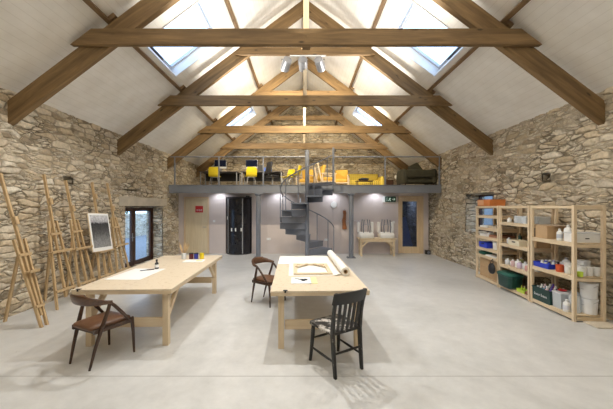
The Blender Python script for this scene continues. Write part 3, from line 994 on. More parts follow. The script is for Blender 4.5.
# ------------------------------------------------------------------ spiral stair
st = thing('spiral_staircase', 'grey steel spiral staircase up to the mezzanine', 'staircase', (.13, 9.08, 0))
bm = BM(); tube(bm, [(0, 0, 0), (0, 0, 3.50)], .065, 24); lathe(bm, [(.07, 3.49), (.07, 3.52), (.02, 3.54)]); obj('central_pole', bm, M_steel, st, 40)
bm = BM(); lathe(bm, [(.17, 0), (.17, .015), (.075, .02)]); obj('base_plate', bm, M_steel, st, 30)
def pol(r, a, z):
    return V((r * math.cos(math.radians(a)), r * math.sin(math.radians(a)), z))
RS, DA, A0 = .86, 31.0, -12.0
for k in range(11):
    a, z = A0 + DA * k, .208 * (k + 1)
    n = 6
    P = [pol(.06, a, z - .035), pol(.06, a + DA + 4, z - .035)] + [pol(RS, a + DA + 4 - (DA + 4) * j / n, z - .035) for j in range(n + 1)]
    bm = BM(); prism(bm, P, (0, 0, .035))
    # folded riser under the front edge and a skirt at the rear
    p, q = pol(.06, a + 1, 0), pol(RS, a + 1, 0)
    d = pol(.012, a + 91, 0)
    prism(bm, [p + V((0, 0, z - .19)), q + V((0, 0, z - .19)), q + V((0, 0, z - .03)), p + V((0, 0, z - .03))], d)
    p, q, d = pol(.06, a + DA + 2, 0), pol(RS, a + DA + 2, 0), pol(.012, a + DA + 92, 0)
    prism(bm, [p + V((0, 0, z - .19)), q + V((0, 0, z - .19)), q + V((0, 0, z - .03)), p + V((0, 0, z - .03))], d)
    obj('tread', bm, M_steel, st)
    ang = a + DA / 2
    bm = BM(); tube(bm, [pol(RS - .02, ang, z - .02), pol(RS - .02, ang, z + .90 + .0)], .014, 8); obj('baluster', bm, M_steel, st, True)
bm = BM()
P = [pol(.06, 331, 2.46)] + [pol(.90, 331 + j * 10, 2.46) for j in range(0, 10)] + [V((.0, .85, 2.46)), V((.0, .06, 2.46))]
prism(bm, P, (0, 0, .04)); box(bm, .05, .80, 2.32, .92, .86, 2.50)
obj('landing', bm, M_steel, st)
bm = BM()
tube(bm, [pol(RS - .02, a, .208 * (1 + (a - A0 - DA / 2) / DA) + .90) for a in range(4, 331, 6)], .018, 8)
obj('handrail', bm, M_steel, st, True)
for a, in ((331,), (15,)):
    bm = BM(); p = pol(.88, a, 0); box(bm, p.x - .025, p.y - .025, 2.3, p.x + .025, p.y + .025, 3.52, .004); obj('newel_post', bm, M_steel, st)
bm = BM(); tube(bm, [pol(.88, 331 + 4 * j, 3.49) for j in range(12)], .018, 8); obj('landing_rail', bm, M_steel, st, True)

# ------------------------------------------------------------------ on the mezzanine (floor at 2.50)
MZ = 2.50
def desk(x0, x1, y, label):
    t = thing('office_desk', label, 'desk', ((x0 + x1) / 2, y, MZ))
    h = (x1 - x0) / 2
    bm = BM(); box(bm, -h, -.35, .71, h, .35, .74, .004); obj('desktop', bm, plain('dark_desk', (.07, .065, .07), .4), t)
    for s in (-1, 1):
        for q in (-1, 1):
            bm = BM(); box(bm, s * (h - .06) - .02, q * .3 - .02, 0, s * (h - .06) + .02, q * .3 + .02, .71, .003); obj('leg', bm, M_steel_lt, t)
    bm = BM(); box(bm, -h + .08, .30, .38, h - .08, .32, .71); obj('back_panel', bm, M_black, t)
desk(-4.35, -2.72, 12.45, 'dark desk on the mezzanine nearest the easel side wall')
desk(-2.62, -.85, 12.45, 'dark desk on the mezzanine beside the spiral stair')
def monitor(x, y, w, label, rz=0, allwhite=True):
    t = thing('desktop_computer', label, 'computer', (x, y, MZ + .74), rz)
    bm = BM(); box(bm, -w / 2, -.02, .14, w / 2, .02, .52, .01); obj('screen_case', bm, M_silver, t)
    bm = BM(); box(bm, -w / 2 + .015, -.024, .225, w / 2 - .015, -.019, .505, .002); obj('display', bm, M_screen, t)
    bm = BM(); box(bm, -w / 2 + .004, -.0245, .144, w / 2 - .004, -.019, .22, .002); obj('chin', bm, M_white, t)
    bm = BM(); box(bm, -.09, -.09, 0, .09, .09, .008, .003); beam(bm, (0, .05, .004), (0, .025, .26), .1, .01); obj('foot', bm, M_silver, t)
monitor(-3.52, 12.35, .50, 'silver desktop computer above the first yellow chair on the mezzanine', .15)
monitor(-2.18, 12.35, .54, 'silver desktop computer with a bluish screen above the second yellow chair', -.2)
bm = BM(); box(bm, -.10, -.14, 0, .10, .14, .30, .01)
tag(obj('desk_speaker', bm, M_black, None, None, (-1.80, 12.40, MZ + .741)), 'black box on the mezzanine desk beside the bluish screen', 'speaker')
bx = thing('storage_box', 'small blue box on the end of the mezzanine desk', 'box', (-1.50, 12.35, MZ + .741))
bm = BM(); box(bm, -.17, -.13, 0, .17, .13, .16, .012); obj('case', bm, plain('bright_blue', (.06, .16, .62), .4), bx)
bm = BM(); box(bm, -.18, -.14, .135, .18, .14, .175, .008); obj('lid', bm, plain('paler_blue', (.16, .28, .72), .4), bx)

def shell_chair(x, y, rz, label):
    t = thing('shell_chair', label, 'chair', (x, y, MZ), rz, 'yellow shell chairs on the mezzanine')
    bm = BM()
    prof = [(.22, .455), (.12, .435), (-.05, .43), (-.14, .45), (-.19, .52), (-.215, .62), (-.24, .72), (-.255, .80)]
    rings = []
    for k, (y_, z_) in enumerate(prof):
        wd = [.20, .215, .22, .215, .21, .21, .20, .165][k]
        ring = []
        for j in range(9):
            u = -1 + j / 4
            cup = .03 * u * u
            ring.append((y_ + (cup if k > 3 else 0), u * wd, z_ + (cup if k <= 3 else 0)))
        rings.append([V((b, a, c)) for a, b, c in ring])
    full = []
    for i, ring in enumerate(rings):
        nx = V((0, 0, -.012)) if i <= 3 else V((0, -.012, -.003))
        full.append(ring + [p + nx for p in ring[::-1]])
    loft(bm, full); obj('shell', bm, M_yellow, t, 50)
    for s in (-1, 1):
        for q in (-1, 1):
            bm = BM(); tube(bm, [(s * .12, q * .1, .425), (s * .20, q * .20 - .01, 0)], .011, 8); obj('leg', bm, M_steel_lt, t, True)
    bm = BM(); box(bm, -.13, -.11, .415, .13, .11, .428, .004); obj('under_frame', bm, M_steel_lt, t)
shell_chair(-3.48, 11.45, PI + .1 - PI, 'yellow shell chair at the mezzanine desk nearest the easel wall')
shell_chair(-2.06, 11.45, .35, 'yellow shell chair turned sideways in front of the bluish screen')
shell_chair(-.62, 11.75, 2.4, 'yellow shell chair beside the black office chair on the mezzanine')
shell_chair(-.32, 10.95, 1.3, 'yellow shell chair beside the stair pole on the mezzanine')
oc = thing('office_chair', 'black office chair with a tilted back beside the blue box', 'chair', (-1.22, 11.6, MZ), -.9)
bm = BM(); M_ = Matrix.Translation((0, -.22, .56)) @ Matrix.Rotation(math.radians(78), 4, 'X'); cushion(bm, .20, .25, -.03, .03, .08, .01, 1, M_, 0, .25); obj('backrest', bm, M_black, oc, 40)
bm = BM(); cushion(bm, .23, .22, .44, .51, .08, .02); obj('seat', bm, M_black, oc, 40)
bm = BM(); tube(bm, [(0, 0, .06), (0, 0, .45)], .03, 12); beam(bm, (0, -.1, .44), (0, -.24, .60), .05, .015); obj('column', bm, M_steel_lt, oc)
for k in range(5):
    a = k * 72
    bm = BM(); tube(bm, [(0, 0, .10), pol(.28, a, .07)], [.025, .015], 8); f = obj('foot', bm, M_steel_lt, oc)
    bm = BM(); M_ = Matrix.Translation(pol(.28, a, .03)) @ Matrix.Rotation(PI / 2, 4, 'X'); lathe(bm, [(.012, -.02), (.03, -.018), (.03, .018), (.012, .02)], n=12); bmesh.ops.transform(bm, matrix=M_, verts=bm.verts); obj('castor', bm, M_black, f)

def armchair(x, y, rz, label, tall=False):
    t = thing('lounge_armchair', label, 'armchair', (x, y, MZ), rz, 'amber armchairs on the mezzanine')
    bm = BM(); cushion(bm, .27, .28, .28, .42, .05, .02); obj('seat_cushion', bm, M_amber, t, 40)
    bm = BM(); M_ = Matrix.Translation((0, -.26, .40)) @ Matrix.Rotation(math.radians(75), 4, 'X'); cushion(bm, .27, .24 if not tall else .30, -.06, .05, .05, .02, 1, M_, 0, .22); obj('back_cushion', bm, M_amber, t, 40)
    for s in (-1, 1):
        bm = BM(); box(bm, s * .31 - .03, -.3, .54, s * .31 + .03, .32, .575, .008)
        a = obj('armrest', bm, M_pineY, t)
        for y_ in (-.24, .26):
            bm = BM(); box(bm, s * .31 - .02, y_ - .02, 0, s * .31 + .02, y_ + .02, .54, .004); obj('leg', bm, M_pineZ, t)
    bm = BM(); box(bm, -.30, -.26, .23, .30, .28, .275, .005); obj('seat_frame', bm, M_pineX, t)
    if tall:
        bm = BM()
        for s in (-1, 1):
            beam(bm, (s * .29, -.28, .25), (s * .29, -.44, .98), .03, .05)
        beam(bm, (-.29, -.43, .96), (.29, -.43, .96), .03, .08)
        obj('back_frame', bm, M_pineZ, t)
armchair(.12, 12.3, 2.6, 'amber cushioned armchair just behind the spiral stair pole')
armchair(.93, 11.6, -1.35, 'amber cushioned armchair with a tall pale back frame on the mezzanine', True)
armchair(1.62, 12.3, 2.9, 'amber cushioned armchair beside the yellow buttoned sofa')

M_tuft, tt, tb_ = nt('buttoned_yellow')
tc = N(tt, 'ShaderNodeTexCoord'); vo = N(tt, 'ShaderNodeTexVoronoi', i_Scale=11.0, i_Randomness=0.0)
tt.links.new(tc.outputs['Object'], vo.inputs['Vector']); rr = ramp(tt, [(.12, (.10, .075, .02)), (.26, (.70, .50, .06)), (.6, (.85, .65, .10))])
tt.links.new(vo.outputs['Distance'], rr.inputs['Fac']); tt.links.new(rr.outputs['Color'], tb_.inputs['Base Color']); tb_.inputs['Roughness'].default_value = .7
def sofa(name, x, y, w, label, mat, hb=.80, rz=0):
    t = thing(name, label, 'sofa', (x, y, MZ), rz)
    bm = BM(); cushion(bm, w / 2 - .16, .36, .22, .42, .05, .02, 1, None, 0, 0); obj('seat', bm, mat, t, 40)
    bm = BM(); M_ = Matrix.Translation((0, .36, .30)) @ Matrix.Rotation(math.radians(82), 4, 'X'); cushion(bm, w / 2 - .08, (hb - .30) / 2, -.08, .08, .06, .02, 1, M_, 0, (hb - .30) / 2); obj('backrest', bm, mat, t, 40)
    for s in (-1, 1):
        bm = BM(); cushion(bm, .09, .42, .10, .60, .06, .01, 1, None, s * (w / 2 - .09), 0); obj('armrest', bm, mat, t, 40)
        for q in (-1, 1):
            bm = BM(); tube(bm, [(s * (w / 2 - .1), q * .33, 0), (s * (w / 2 - .1), q * .33, .12)], [.02, .03], 10); obj('leg', bm, M_walnut, t)
    bm = BM(); box(bm, -w / 2 + .1, -.36, .12, w / 2 - .1, .38, .23, .01); obj('base', bm, mat, t)
    return t
sofa('buttoned_sofa', 2.62, 13.2, 1.95, 'long yellow sofa with a dotted buttoned back on the mezzanine', M_tuft, .80)
ct = thing('coffee_table', 'low dark table in front of the yellow buttoned sofa', 'table', (2.60, 12.35, MZ))
bm = BM(); box(bm, -.35, -.22, .33, .35, .22, .36, .005); obj('tabletop', bm, M_walnut, ct)
for s in (-1, 1):
    for q in (-1, 1):
        bm = BM(); tube(bm, [(s * .3, q * .17, 0), (s * .3, q * .17, .33)], .018, 8); obj('leg', bm, M_walnut, ct)
bm = BM(); rings = []
for z, r in ((0, .12), (.05, .16), (.09, .14), (.12, .05)):
    rings.append([V((r * math.cos(2 * PI * j / 14) * (1.3 + .2 * math.sin(3 * j)), r * math.sin(2 * PI * j / 14), z + .01 * math.sin(5 * j))) for j in range(14)])
loft(bm, rings)
tag(obj('folded_cloth', bm, M_black, None, True, (2.58, 12.33, MZ + .366)), 'crumpled dark cloth on the low table by the yellow sofa', 'cloth')
bm = BM(); box(bm, -.16, -.16, 0, .16, .16, .46, .01)
tag(obj('dark_stool_box', bm, M_walnut, None, None, (3.85, 13.0, MZ)), 'dark upright box between the yellow sofa and the olive sofa', 'box')
lp = thing('table_lamp', 'small round pale lamp beside the dark olive sofa', 'lamp', (4.03, 12.4, MZ))
bm = BM(); lathe(bm, [(.08, 0), (.08, .02), (.02, .03), (.02, .42)]); obj('base', bm, M_black, lp, 40)
bm = BM(); lathe(bm, [(.02, .42), (.08, .45), (.11, .52), (.08, .60), (.02, .63)]); obj('lamp_shade', bm, M_canvas, lp, True)
sofa('olive_sofa', 4.15, 10.66, 1.20, 'dark olive sofa seen from behind at the shelving end of the mezzanine', M_olive, .58, PI)
bm = BM(); M_ = Matrix.Translation((4.25, 10.66, MZ + .49)) @ Matrix.Rotation(math.radians(68), 4, 'X') @ Matrix.Rotation(.5, 4, 'Z'); cushion(bm, .22, .2, -.05, .05, .05, .03, 1, M_, 0, .2)
tag(obj('throw_cushion', bm, M_olive, None, 40), 'dark cushion standing up on the olive sofa', 'cushion')
# ------------------------------------------------------------------ work tables
TH = .745
def work_table(label, loc, rz):
    t = thing('work_table', label, 'table', loc, rz, 'large pine work tables')
    W, L = .60, 1.25
    bm = BM(); box(bm, -W, -L, TH - .022, W, L, TH, .003); obj('tabletop', bm, M_top, t)
    for y0 in (-L + .002, L - .038):
        bm = BM(); box(bm, -W + .004, y0, TH - .060, W - .004, y0 + .036, TH - .022, .003); obj('end_rail', bm, M_pineX, t)
    for s in (-1, 1):
        bm = BM(); box(bm, s * (W - .022) - .018, -L + .04, TH - .060, s * (W - .022) + .018, L - .04, TH - .022, .003); obj('side_rail', bm, M_pineY, t)
    for q in (-1, 1):
        for s in (-1, 1):
            bm = BM(); box(bm, s * .475 - .036, q * 1.10 - .035, 0, s * .475 + .036, q * 1.10 + .035, TH - .060, .004); obj('leg', bm, M_pineZ, t)
            bm = BM(); beam(bm, (s * .475, q * 1.065, .36), (s * .475, q * .74, TH - .09), .035, .07); obj('brace', bm, M_pineY, t)
        bm = BM(); box(bm, -.43, q * 1.10 - .03 * q - .02, .22, .43, q * 1.10 - .03 * q + .02, .335, .003); obj('stretcher', bm, M_pineX, t)
    return t
TL = work_table('large pine work table near the easels, with the brushes and paint pots', (-2.245, 4.78, 0), math.radians(1.6))
TR = dup(TL, (.165, 4.725, 0), math.radians(2.0), 'large pine work table carrying the paper roll and wooden frame')
def on(tbl, x, y, z=TH + .0006):
    """point in a table's own plane"""
    c, s = math.cos(tbl.rotation_euler.z), math.sin(tbl.rotation_euler.z)
    return V((tbl.location.x + c * x - s * y, tbl.location.y + s * x + c * y, z))
def sheet(name, w, h, mat, label, cat, loc, rz, thick=.002, curl=None, group=None):
    bm = BM()
    n = 12
    top, bot = [], []
    for i in range(n + 1):
        for j in range(n + 1):
            x, y = -w / 2 + w * i / n, -h / 2 + h * j / n
            z = curl(i / n, j / n) if curl else 0
            top.append(bm.verts.new((x, y, z + thick))); bot.append(bm.verts.new((x, y, z)))
    I = lambda i, j: i * (n + 1) + j
    for i in range(n):
        for j in range(n):
            a, b, c, d = I(i, j), I(i + 1, j), I(i + 1, j + 1), I(i, j + 1)
            bm.faces.new((top[a], top[b], top[c], top[d])); bm.faces.new((bot[a], bot[d], bot[c], bot[b]))
    rim = [I(i, 0) for i in range(n)] + [I(n, j) for j in range(n)] + [I(i, n) for i in range(n, 0, -1)] + [I(0, j) for j in range(n, 0, -1)]
    for k in range(len(rim)):
        a, b = rim[k], rim[(k + 1) % len(rim)]
        bm.faces.new((top[a], bot[a], bot[b], top[b]))
    o = obj(name, bm, mat, None, True, loc, (0, 0, rz))
    return tag(o, label, cat, group)
# left table
sheet('paper_sheet', .50, .72, M_paper, 'large white sheet of paper lying on the work table near the easels', 'paper', (-2.49, 4.36, TH + .001), -.03)
b = thing('ink_bottle', 'small dark bottle with a pale label standing by the white sheet', 'bottle', (-2.37, 4.70, TH))
bm = BM(); lathe(bm, [(.026, 0), (.030, .006), (.030, .085), (.024, .10), (.013, .112), (.013, .13)]); obj('glass', bm, M_black, b, 40)
bm = BM(); lathe(bm, [(.0302, .03), (.0312, .031), (.0312, .075), (.0302, .076)]); obj('paper_label', bm, M_white, b, 40)
bm = BM(); lathe(bm, [(.015, .13), (.016, .132), (.015, .155), (.012, .158)]); obj('cap', bm, M_black, b, 40)
br = thing('roller_tool', 'flat dark tool lying beside the small dark bottle', 'tool', (-2.47, 4.58, TH + .004), .5)
bm = BM(); tube(bm, [(0, 0, .008), (.11, .0, .008)], [.008, .009], 8); obj('handle', bm, M_walnut, br)
bm = BM(); box(bm, -.09, -.022, .004, 0, .022, .010, .003); obj('blade', bm, M_steel, br)
j = thing('brush_jar', 'jar holding a bunch of pale paintbrushes on the table near the easels', 'jar', (-2.30, 5.60, TH))
bm = BM(); lathe(bm, [(.035, 0), (.042, .008), (.042, .11), (.036, .12), (.033, .118), (.036, .01), (.01, .008)]); obj('glass', bm, M_milky, j, 40)
rnd = random.Random(3)
for k in range(11):
    a = rnd.uniform(0, 2 * PI); r = rnd.uniform(.05, .11)
    q = V((r * math.cos(a), r * math.sin(a) * .8, rnd.uniform(.26, .34)))
    p = V((-.014 * math.cos(a), -.014 * math.sin(a), .012))
    bm = BM(); tube(bm, [p, p.lerp(q, .7), q], [.005, .007, .004], 6); s_ = obj('paintbrush', bm, M_easel, j, True)
    s_['label'] = 'thin pale wooden brush handle'
def pot(x, mat, label, nm='paint_pot'):
    t = thing(nm, label, 'paint pot', (x, 5.62, TH), 0, 'paint pots on the table near the easels')
    bm = BM(); lathe(bm, [(.038, 0), (.041, .004), (.041, .095), (.038, .10)], n=20); obj('jar', bm, mat, t, 40)
    bm = BM(); lathe(bm, [(.042, .098), (.043, .10), (.043, .112), (.038, .115)], n=20); obj('lid', bm, M_black if mat is not M_yellow else M_yellow, t, 40)
pot(-2.165, plain('maroon_paint', (.12, .015, .02), .4), 'dark maroon paint pot beside the brush jar')
pot(-2.07, plain('ultramarine_paint', (.02, .03, .30), .4), 'dark blue paint pot between the maroon and yellow ones')
pot(-1.96, M_yellow, 'bright yellow paint pot on the table near the easels')
sheet('paper_pad', .36, .24, M_paper, 'small white sheet lying in front of the three paint pots', 'paper', (-2.02, 5.38, TH + .001), .1, .006)
sheet('paper_pad', .11, .08, M_paleyellow, 'tiny yellow-green note on the small sheet by the paint pots', 'note', (-1.93, 5.40, TH + .0075), .3, .002)
def clamp(loc, label):
    t = thing('table_clamp', label, 'clamp', loc, 0, 'black clamps on the near table edges')
    bm = BM(); box(bm, -.026, -.004, .001, .026, .03, .008, .002); obj('jaw', bm, M_black, t)
    bm = BM(); box(bm, -.01, -.010, -.02, .01, -.004, .008, .002); obj('spine', bm, M_black, t)
clamp(on(TL, -.52, -1.249), 'small black clamp on the corner of the table near the easels')
clamp(on(TR, -.42, -1.249), 'small black clamp on the corner of the table with the paper roll')
# right table: paper roll, sheet drawn from it, frame, pad and scissors
rt = TR.rotation_euler.z
rp = thing('paper_roll', 'thick roll of white paper lying along the edge of the work table', 'paper roll', on(TR, .435, .33, TH + .0665), rt)
bm = BM(); n = 40
sp = []
for k in range(n + 1):
    sp.append((.062 * math.cos(2 * PI * k / n), .062 * math.sin(2 * PI * k / n)))
for r0, r1 in ((.030, .062),):
    P = [(r1 * math.cos(2 * PI * k / n), 0, r1 * math.sin(2 * PI * k / n)) for k in range(n)]
    Q = [(r0 * math.cos(2 * PI * k / n), 0, r0 * math.sin(2 * PI * k / n)) for k in range(n)]
    Y0, Y1 = -.86, .86
    va = [[bm.verts.new((p[0], y, p[2])) for p in ring] for ring, y in ((P, Y0), (P, Y1), (Q, Y1), (Q, Y0))]
    for A, B in zip(va, va[1:] + va[:1]):
        for k in range(n):
            bm.faces.new((A[k], A[(k + 1) % n], B[(k + 1) % n], B[k]))
obj('wound_paper', bm, M_canvas, rp, 40)
bm = BM()
for r0, r1 in ((.024, .030),):
    P = [(r1 * math.cos(2 * PI * k / n), 0, r1 * math.sin(2 * PI * k / n)) for k in range(n)]
    Q = [(r0 * math.cos(2 * PI * k / n), 0, r0 * math.sin(2 * PI * k / n)) for k in range(n)]
    va = [[bm.verts.new((p[0], y, p[2])) for p in ring] for ring, y in ((P, -.865), (P, .865), (Q, .865), (Q, -.865))]
    for A, B in zip(va, va[1:] + va[:1]):
        for k in range(n):
            bm.faces.new((A[k], A[(k + 1) % n], B[(k + 1) % n], B[k]))
obj('core_tube', bm, M_card, rp, 40)
sheet('unrolled_paper', .76, 1.70, M_canvas, 'white paper drawn out from the roll, lying under the wooden frame', 'paper', on(TR, -.012, .36, TH + .002), rt, .0015,
      lambda u, v: .022 * max(0, u - .86) / .14 * max(0, .12 - v) / .12)
sheet('paper_sheet', .36, .80, M_paper, 'white sheet on the far corner of the table with the paper roll', 'paper', on(TR, -.415, .80, TH + .001), rt)
fr = thing('stretcher_frame', 'bare wooden canvas stretcher frame with corner braces lying on white paper', 'frame', on(TR, -.03, -.07, TH + .0065), rt)
bm = BM(); box(bm, -.29, -.375, 0, .29, -.315, .02, .003); obj('bar', bm, M_pineX, fr)
bm = BM(); box(bm, -.29, .315, 0, .29, .375, .02, .003); obj('bar', bm, M_pineX, fr)
for s in (-1, 1):
    bm = BM(); box(bm, s * .26 - .03, -.314, 0, s * .26 + .03, .314, .02, .003); obj('bar', bm, M_pineY, fr)
    bm = BM(); beam(bm, (s * .245, .10, .024), (s * .06, .33, .024), .05, .010); obj('corner_brace', bm, M_pineX, fr)
pd = sheet('paper_pad', .26, .32, M_paper, 'white paper pad near the wooden frame, with dark scissors on it', 'paper pad', on(TR, -.22, -.78, TH + .001), rt, .01)
sheet('yellow_card', .07, .32, M_paleyellow, 'yellow card lying along the edge of the white pad with the scissors', 'card', on(TR, -.04, -.77, TH + .001), rt, .004)
sx_ = thing('scissors', 'dark scissors lying on the white pad', 'scissors', on(TR, -.22, -.75, TH + .0125), .9)
for s in (-1, 1):
    bm = BM()
    prism(bm, [(-.005 * s, 0, .0), (.010 * s, .0, .0), (.003 * s, .11, .0)], (0, 0, .004))
    tube(bm, [(0, .01, .005), (-.02 * s, -.04, .005)], .005, 6)
    tube(bm, [(-.026 * s + .018 * math.cos(a), -.062 + .024 * math.sin(a), .006) for a in [2 * PI * k / 14 for k in range(14)]], .005, 6, True)
    obj('blade', bm, M_black, sx_)

# ------------------------------------------------------------------ chairs
def bow_chair(label, loc, rz, group='dark bow-back chairs'):
    t = thing('bow_back_chair', label, 'chair', loc, rz, group)
    bm = BM(); cushion(bm, .235, .225, .40, .455, .06, .018, .82)
    obj('seat', bm, M_leather, t, 50)
    bm = BM()
    for s in (-1, 1):
        beam(bm, (s * .195, -.20, .395), (s * .235, .21, .395), .024, .045, .005)
    obj('side_rail', bm, M_walnut, t)
    bm = BM(); beam(bm, (-.235, .20, .395), (.235, .20, .395), .024, .05, .005); obj('front_rail', bm, M_walnut, t)
    bm = BM(); beam(bm, (-.195, -.17, .395), (.195, -.17, .395), .024, .05, .005); obj('back_rail', bm, M_walnut, t)
    for s in (-1, 1):
        bm = BM(); tube(bm, [(s * .245, .235, 0), (s * .242, .225, .25), (s * .238, .212, .42), (s * .236, .21, .432)], [.012, .018, .022, .018], 10); obj('front_leg', bm, M_walnut, t, True)
        bm = BM(); tube(bm, [(s * .185, -.235, 0), (s * .20, -.19, .2), (s * .222, -.13, .42), (s * .243, -.075, .60), (s * .25, -.055, .685)], [.012, .017, .022, .020, .019], 10); obj('rear_leg', bm, M_walnut, t, True)
        bm = BM(); tube(bm, [(s * .25, -.06, .69), (s * .248, .0, .63), (s * .243, .10, .51), (s * .240, .165, .42)], [.017, .019, .019, .015], 10); obj('arm_brace', bm, M_walnut, t, True)
    # bowed backrest
    bm = BM(); rings = []
    M = 18
    for k in range(M + 1):
        a = PI * k / M
        x, y = .262 * math.cos(a), -.045 - .215 * math.sin(a) ** .8
        z = .69 + .05 * math.sin(a)
        hh = .020 + .042 * math.sin(a) ** 1.2
        th = .017
        nx, ny = math.cos(a), -math.sin(a)
        ring = []
        for q in range(12):
            b_ = 2 * PI * q / 12
            e = math.copysign(abs(math.cos(b_)) ** .7, math.cos(b_)) * th
            f = math.copysign(abs(math.sin(b_)) ** .7, math.sin(b_)) * hh
            ring.append((x + nx * (e + f * .25), y + ny * (e + f * .25), z + f))
        rings.append(ring)
    loft(bm, rings); obj('backrest', bm, M_teak, t, 60)
    t.scale = (.94, 1, 1)
    return t
BC = bow_chair('dark bow-back chair drawn up to the near end of the table by the easels', (-2.345, 3.38, 0), math.radians(-23.5))
dup(BC, (-.655, 5.36, 0), math.radians(-121), 'dark bow-back chair at the long side of the table with the paper roll')

t = thing('slat_back_chair', 'old black wooden slat-back chair with paint worn off its seat', 'chair', (.365, 3.235, 0), math.radians(31))
bm = BM()
rings = []
for z, ins in ((.425, .012), (.43, 0), (.448, 0), (.456, .006)):
    ring = []
    for x, y in rrect(.215, .215, .05, 5):
        x *= (1 - ins / .215) * (1 + .05 * y / .215); y *= 1 - ins / .215
        ring.append((x, y + .01, z))
    rings.append(ring)
for q in (.8, .5, .2):
    rings.append([(x * q, (y - .01) * q + .005, .456 - .012 * (1 - q)) for x, y, z in rings[3]])
loft(bm, rings); obj('seat', bm, M_wornseat, t, 40)
for s in (-1, 1):
    bm = BM(); tube(bm, [(s * .20, .215, 0), (s * .197, .205, .06), (s * .185, .185, .30), (s * .178, .18, .43)], [.017, .019, .024, .022], 10); obj('front_leg', bm, M_worn, t, True)
    bm = BM()
    pr = [(-.225, 0), (-.205, .20), (-.185, .44), (-.205, .62), (-.262, .88)]
    rings = []
    for (y, z), (hw, hd) in zip(pr, ((.014, .017), (.016, .020), (.017, .022), (.016, .018), (.014, .014))):
        x = s * (.178 + .012 * z)
        rings.append([(x - hw, y - hd, z), (x + hw, y - hd, z), (x + hw, y + hd, z), (x - hw, y + hd, z)])
    loft(bm, rings); _bevel(bm, bm.verts[:], .005); obj('rear_post', bm, M_worn, t)
    bm = BM(); tube(bm, [(s * .195, .20, .16), (s * .19, 0, .16), (s * .182, -.21, .16)], [.010, .014, .010], 8); obj('stretcher', bm, M_worn, t, True)
bm = BM(); tube(bm, [(-.19, .195, .26), (0, .195, .26), (.19, .195, .26)], [.010, .014, .010], 8); obj('stretcher', bm, M_worn, t, True)
bm = BM(); tube(bm, [(-.18, -.208, .24), (0, -.208, .24), (.18, -.208, .24)], [.010, .014, .010], 8); obj('stretcher', bm, M_worn, t, True)
bm = BM(); rings = []
for k in range(13):
    u = -1 + k / 6
    x = u * .215; yb = -.245 - .035 * (1 - u * u)
    h0, h1 = .755, .875 + .008 * (1 - u * u)
    rings.append([(x, yb - .012 + .018, h0), (x, yb + .012 + .018, h0), (x, yb + .012 - .018, h1), (x, yb - .012 - .018, h1)])
loft(bm, rings); obj('crest_rail', bm, M_worn, t, 35)
for k in range(5):
    u = -1 + 2 * (k + 1) / 6
    x = u * .19
    yb = -.235 - .03 * (1 - u * u)
    bm = BM(); rings = []
    for z, y, w_ in ((.445, -.178 - .012 * (1 - u * u), .013), (.60, -.205 - .02 * (1 - u * u), .017), (.77, yb + .005, .017)):
        rings.append([(x * (.92 + .1 * z) - w_, y - .006, z), (x * (.92 + .1 * z) + w_, y - .006, z), (x * (.92 + .1 * z) + w_, y + .006, z), (x * (.92 + .1 * z) - w_, y + .006, z)])
    loft(bm, rings); obj('slat', bm, M_worn, t)

# ------------------------------------------------------------------ easels along the stone wall
def easel(label, y, xb, xt, H, spread=.30, rz=0.0, tray=.92, hbar=1.22, slide=1.72, tilt=0.0, rear=True):
    """studio easel: mast, two splayed front legs, tray and rear leg; +x faces the room"""
    t = thing('easel', label, 'easel', (xb, y, 0), rz, 'beech easels along the stone wall')
    L = xb - xt
    def P(u, z, off=0.0):            # point on the leaning plane: u across, z height
        return V((-L * z / H + off, u + tilt * z, z))
    bm = BM(); beam(bm, P(0, .16), P(0, H), .026, .036, .004, (1, 0, 0)); obj('mast', bm, M_easel, t)
    bm = BM(); beam(bm, P(0, slide - .05, .03), P(0, slide + .05, .03), .045, .05, .006, (1, 0, 0)); obj('clamp_block', bm, M_easel, t)
    for s in (-1, 1):
        bm = BM(); beam(bm, P(s * spread, 0), P(s * .08, hbar + .22), .024, .034, .004, (1, 0, 0)); obj('leg', bm, M_easel, t)
    for z, nm in ((.30, 'crossbar'), (hbar, 'crossbar')):
        wd = .08 + (spread - .08) * (1 - z / (hbar + .22)) + .015
        bm = BM(); beam(bm, P(-wd, z, .03), P(wd, z, .03), .02, .038, .003); obj(nm, bm, M_easel, t)
    wd = .22 if spread > .15 else .08
    c = P(0, tray)
    bm = BM(); box(bm, c.x + .01, c.y - wd, tray - .015, c.x + .10, c.y + wd, tray + .008, .004); box(bm, c.x + .09, c.y - wd, tray, c.x + .105, c.y + wd, tray + .03, .003); obj('tray', bm, M_easel, t)
    if rear:
        q = P(0, hbar + .10, -.02)
        bm = BM(); beam(bm, q, V((min(q.x - .25, -L - .02), tilt * 1.2 + .12, 0)), .024, .034, .004, (0, 1, 0)); obj('rear_leg', bm, M_easel, t)
    return t
easel('tall beech easel closest to the viewer, its legs folded together', 4.26, -3.80, -4.52, 2.25, .045, 0, .80, 1.05, 1.55, .03)
easel('beech easel leaning on the wall, second one from the viewer', 5.15, -4.18, -4.56, 2.32, .22, 0, .97, 1.28, 1.85, -.02)
easel('beech easel leaning on the wall just before the charcoal drawing', 5.68, -4.18, -4.56, 2.26, .22, 0, .95, 1.28, 1.72, -.05)
e4 = easel('beech easel holding the charcoal drawing', 6.20, -4.16, -4.56, 2.28, .24, 0, .80, 1.28, 1.98, .03, True)
easel('beech easel between the charcoal drawing and the glazed brown door', 6.80, -4.16, -4.56, 2.30, .24, 0, .86, 1.28, 1.72, -.02)

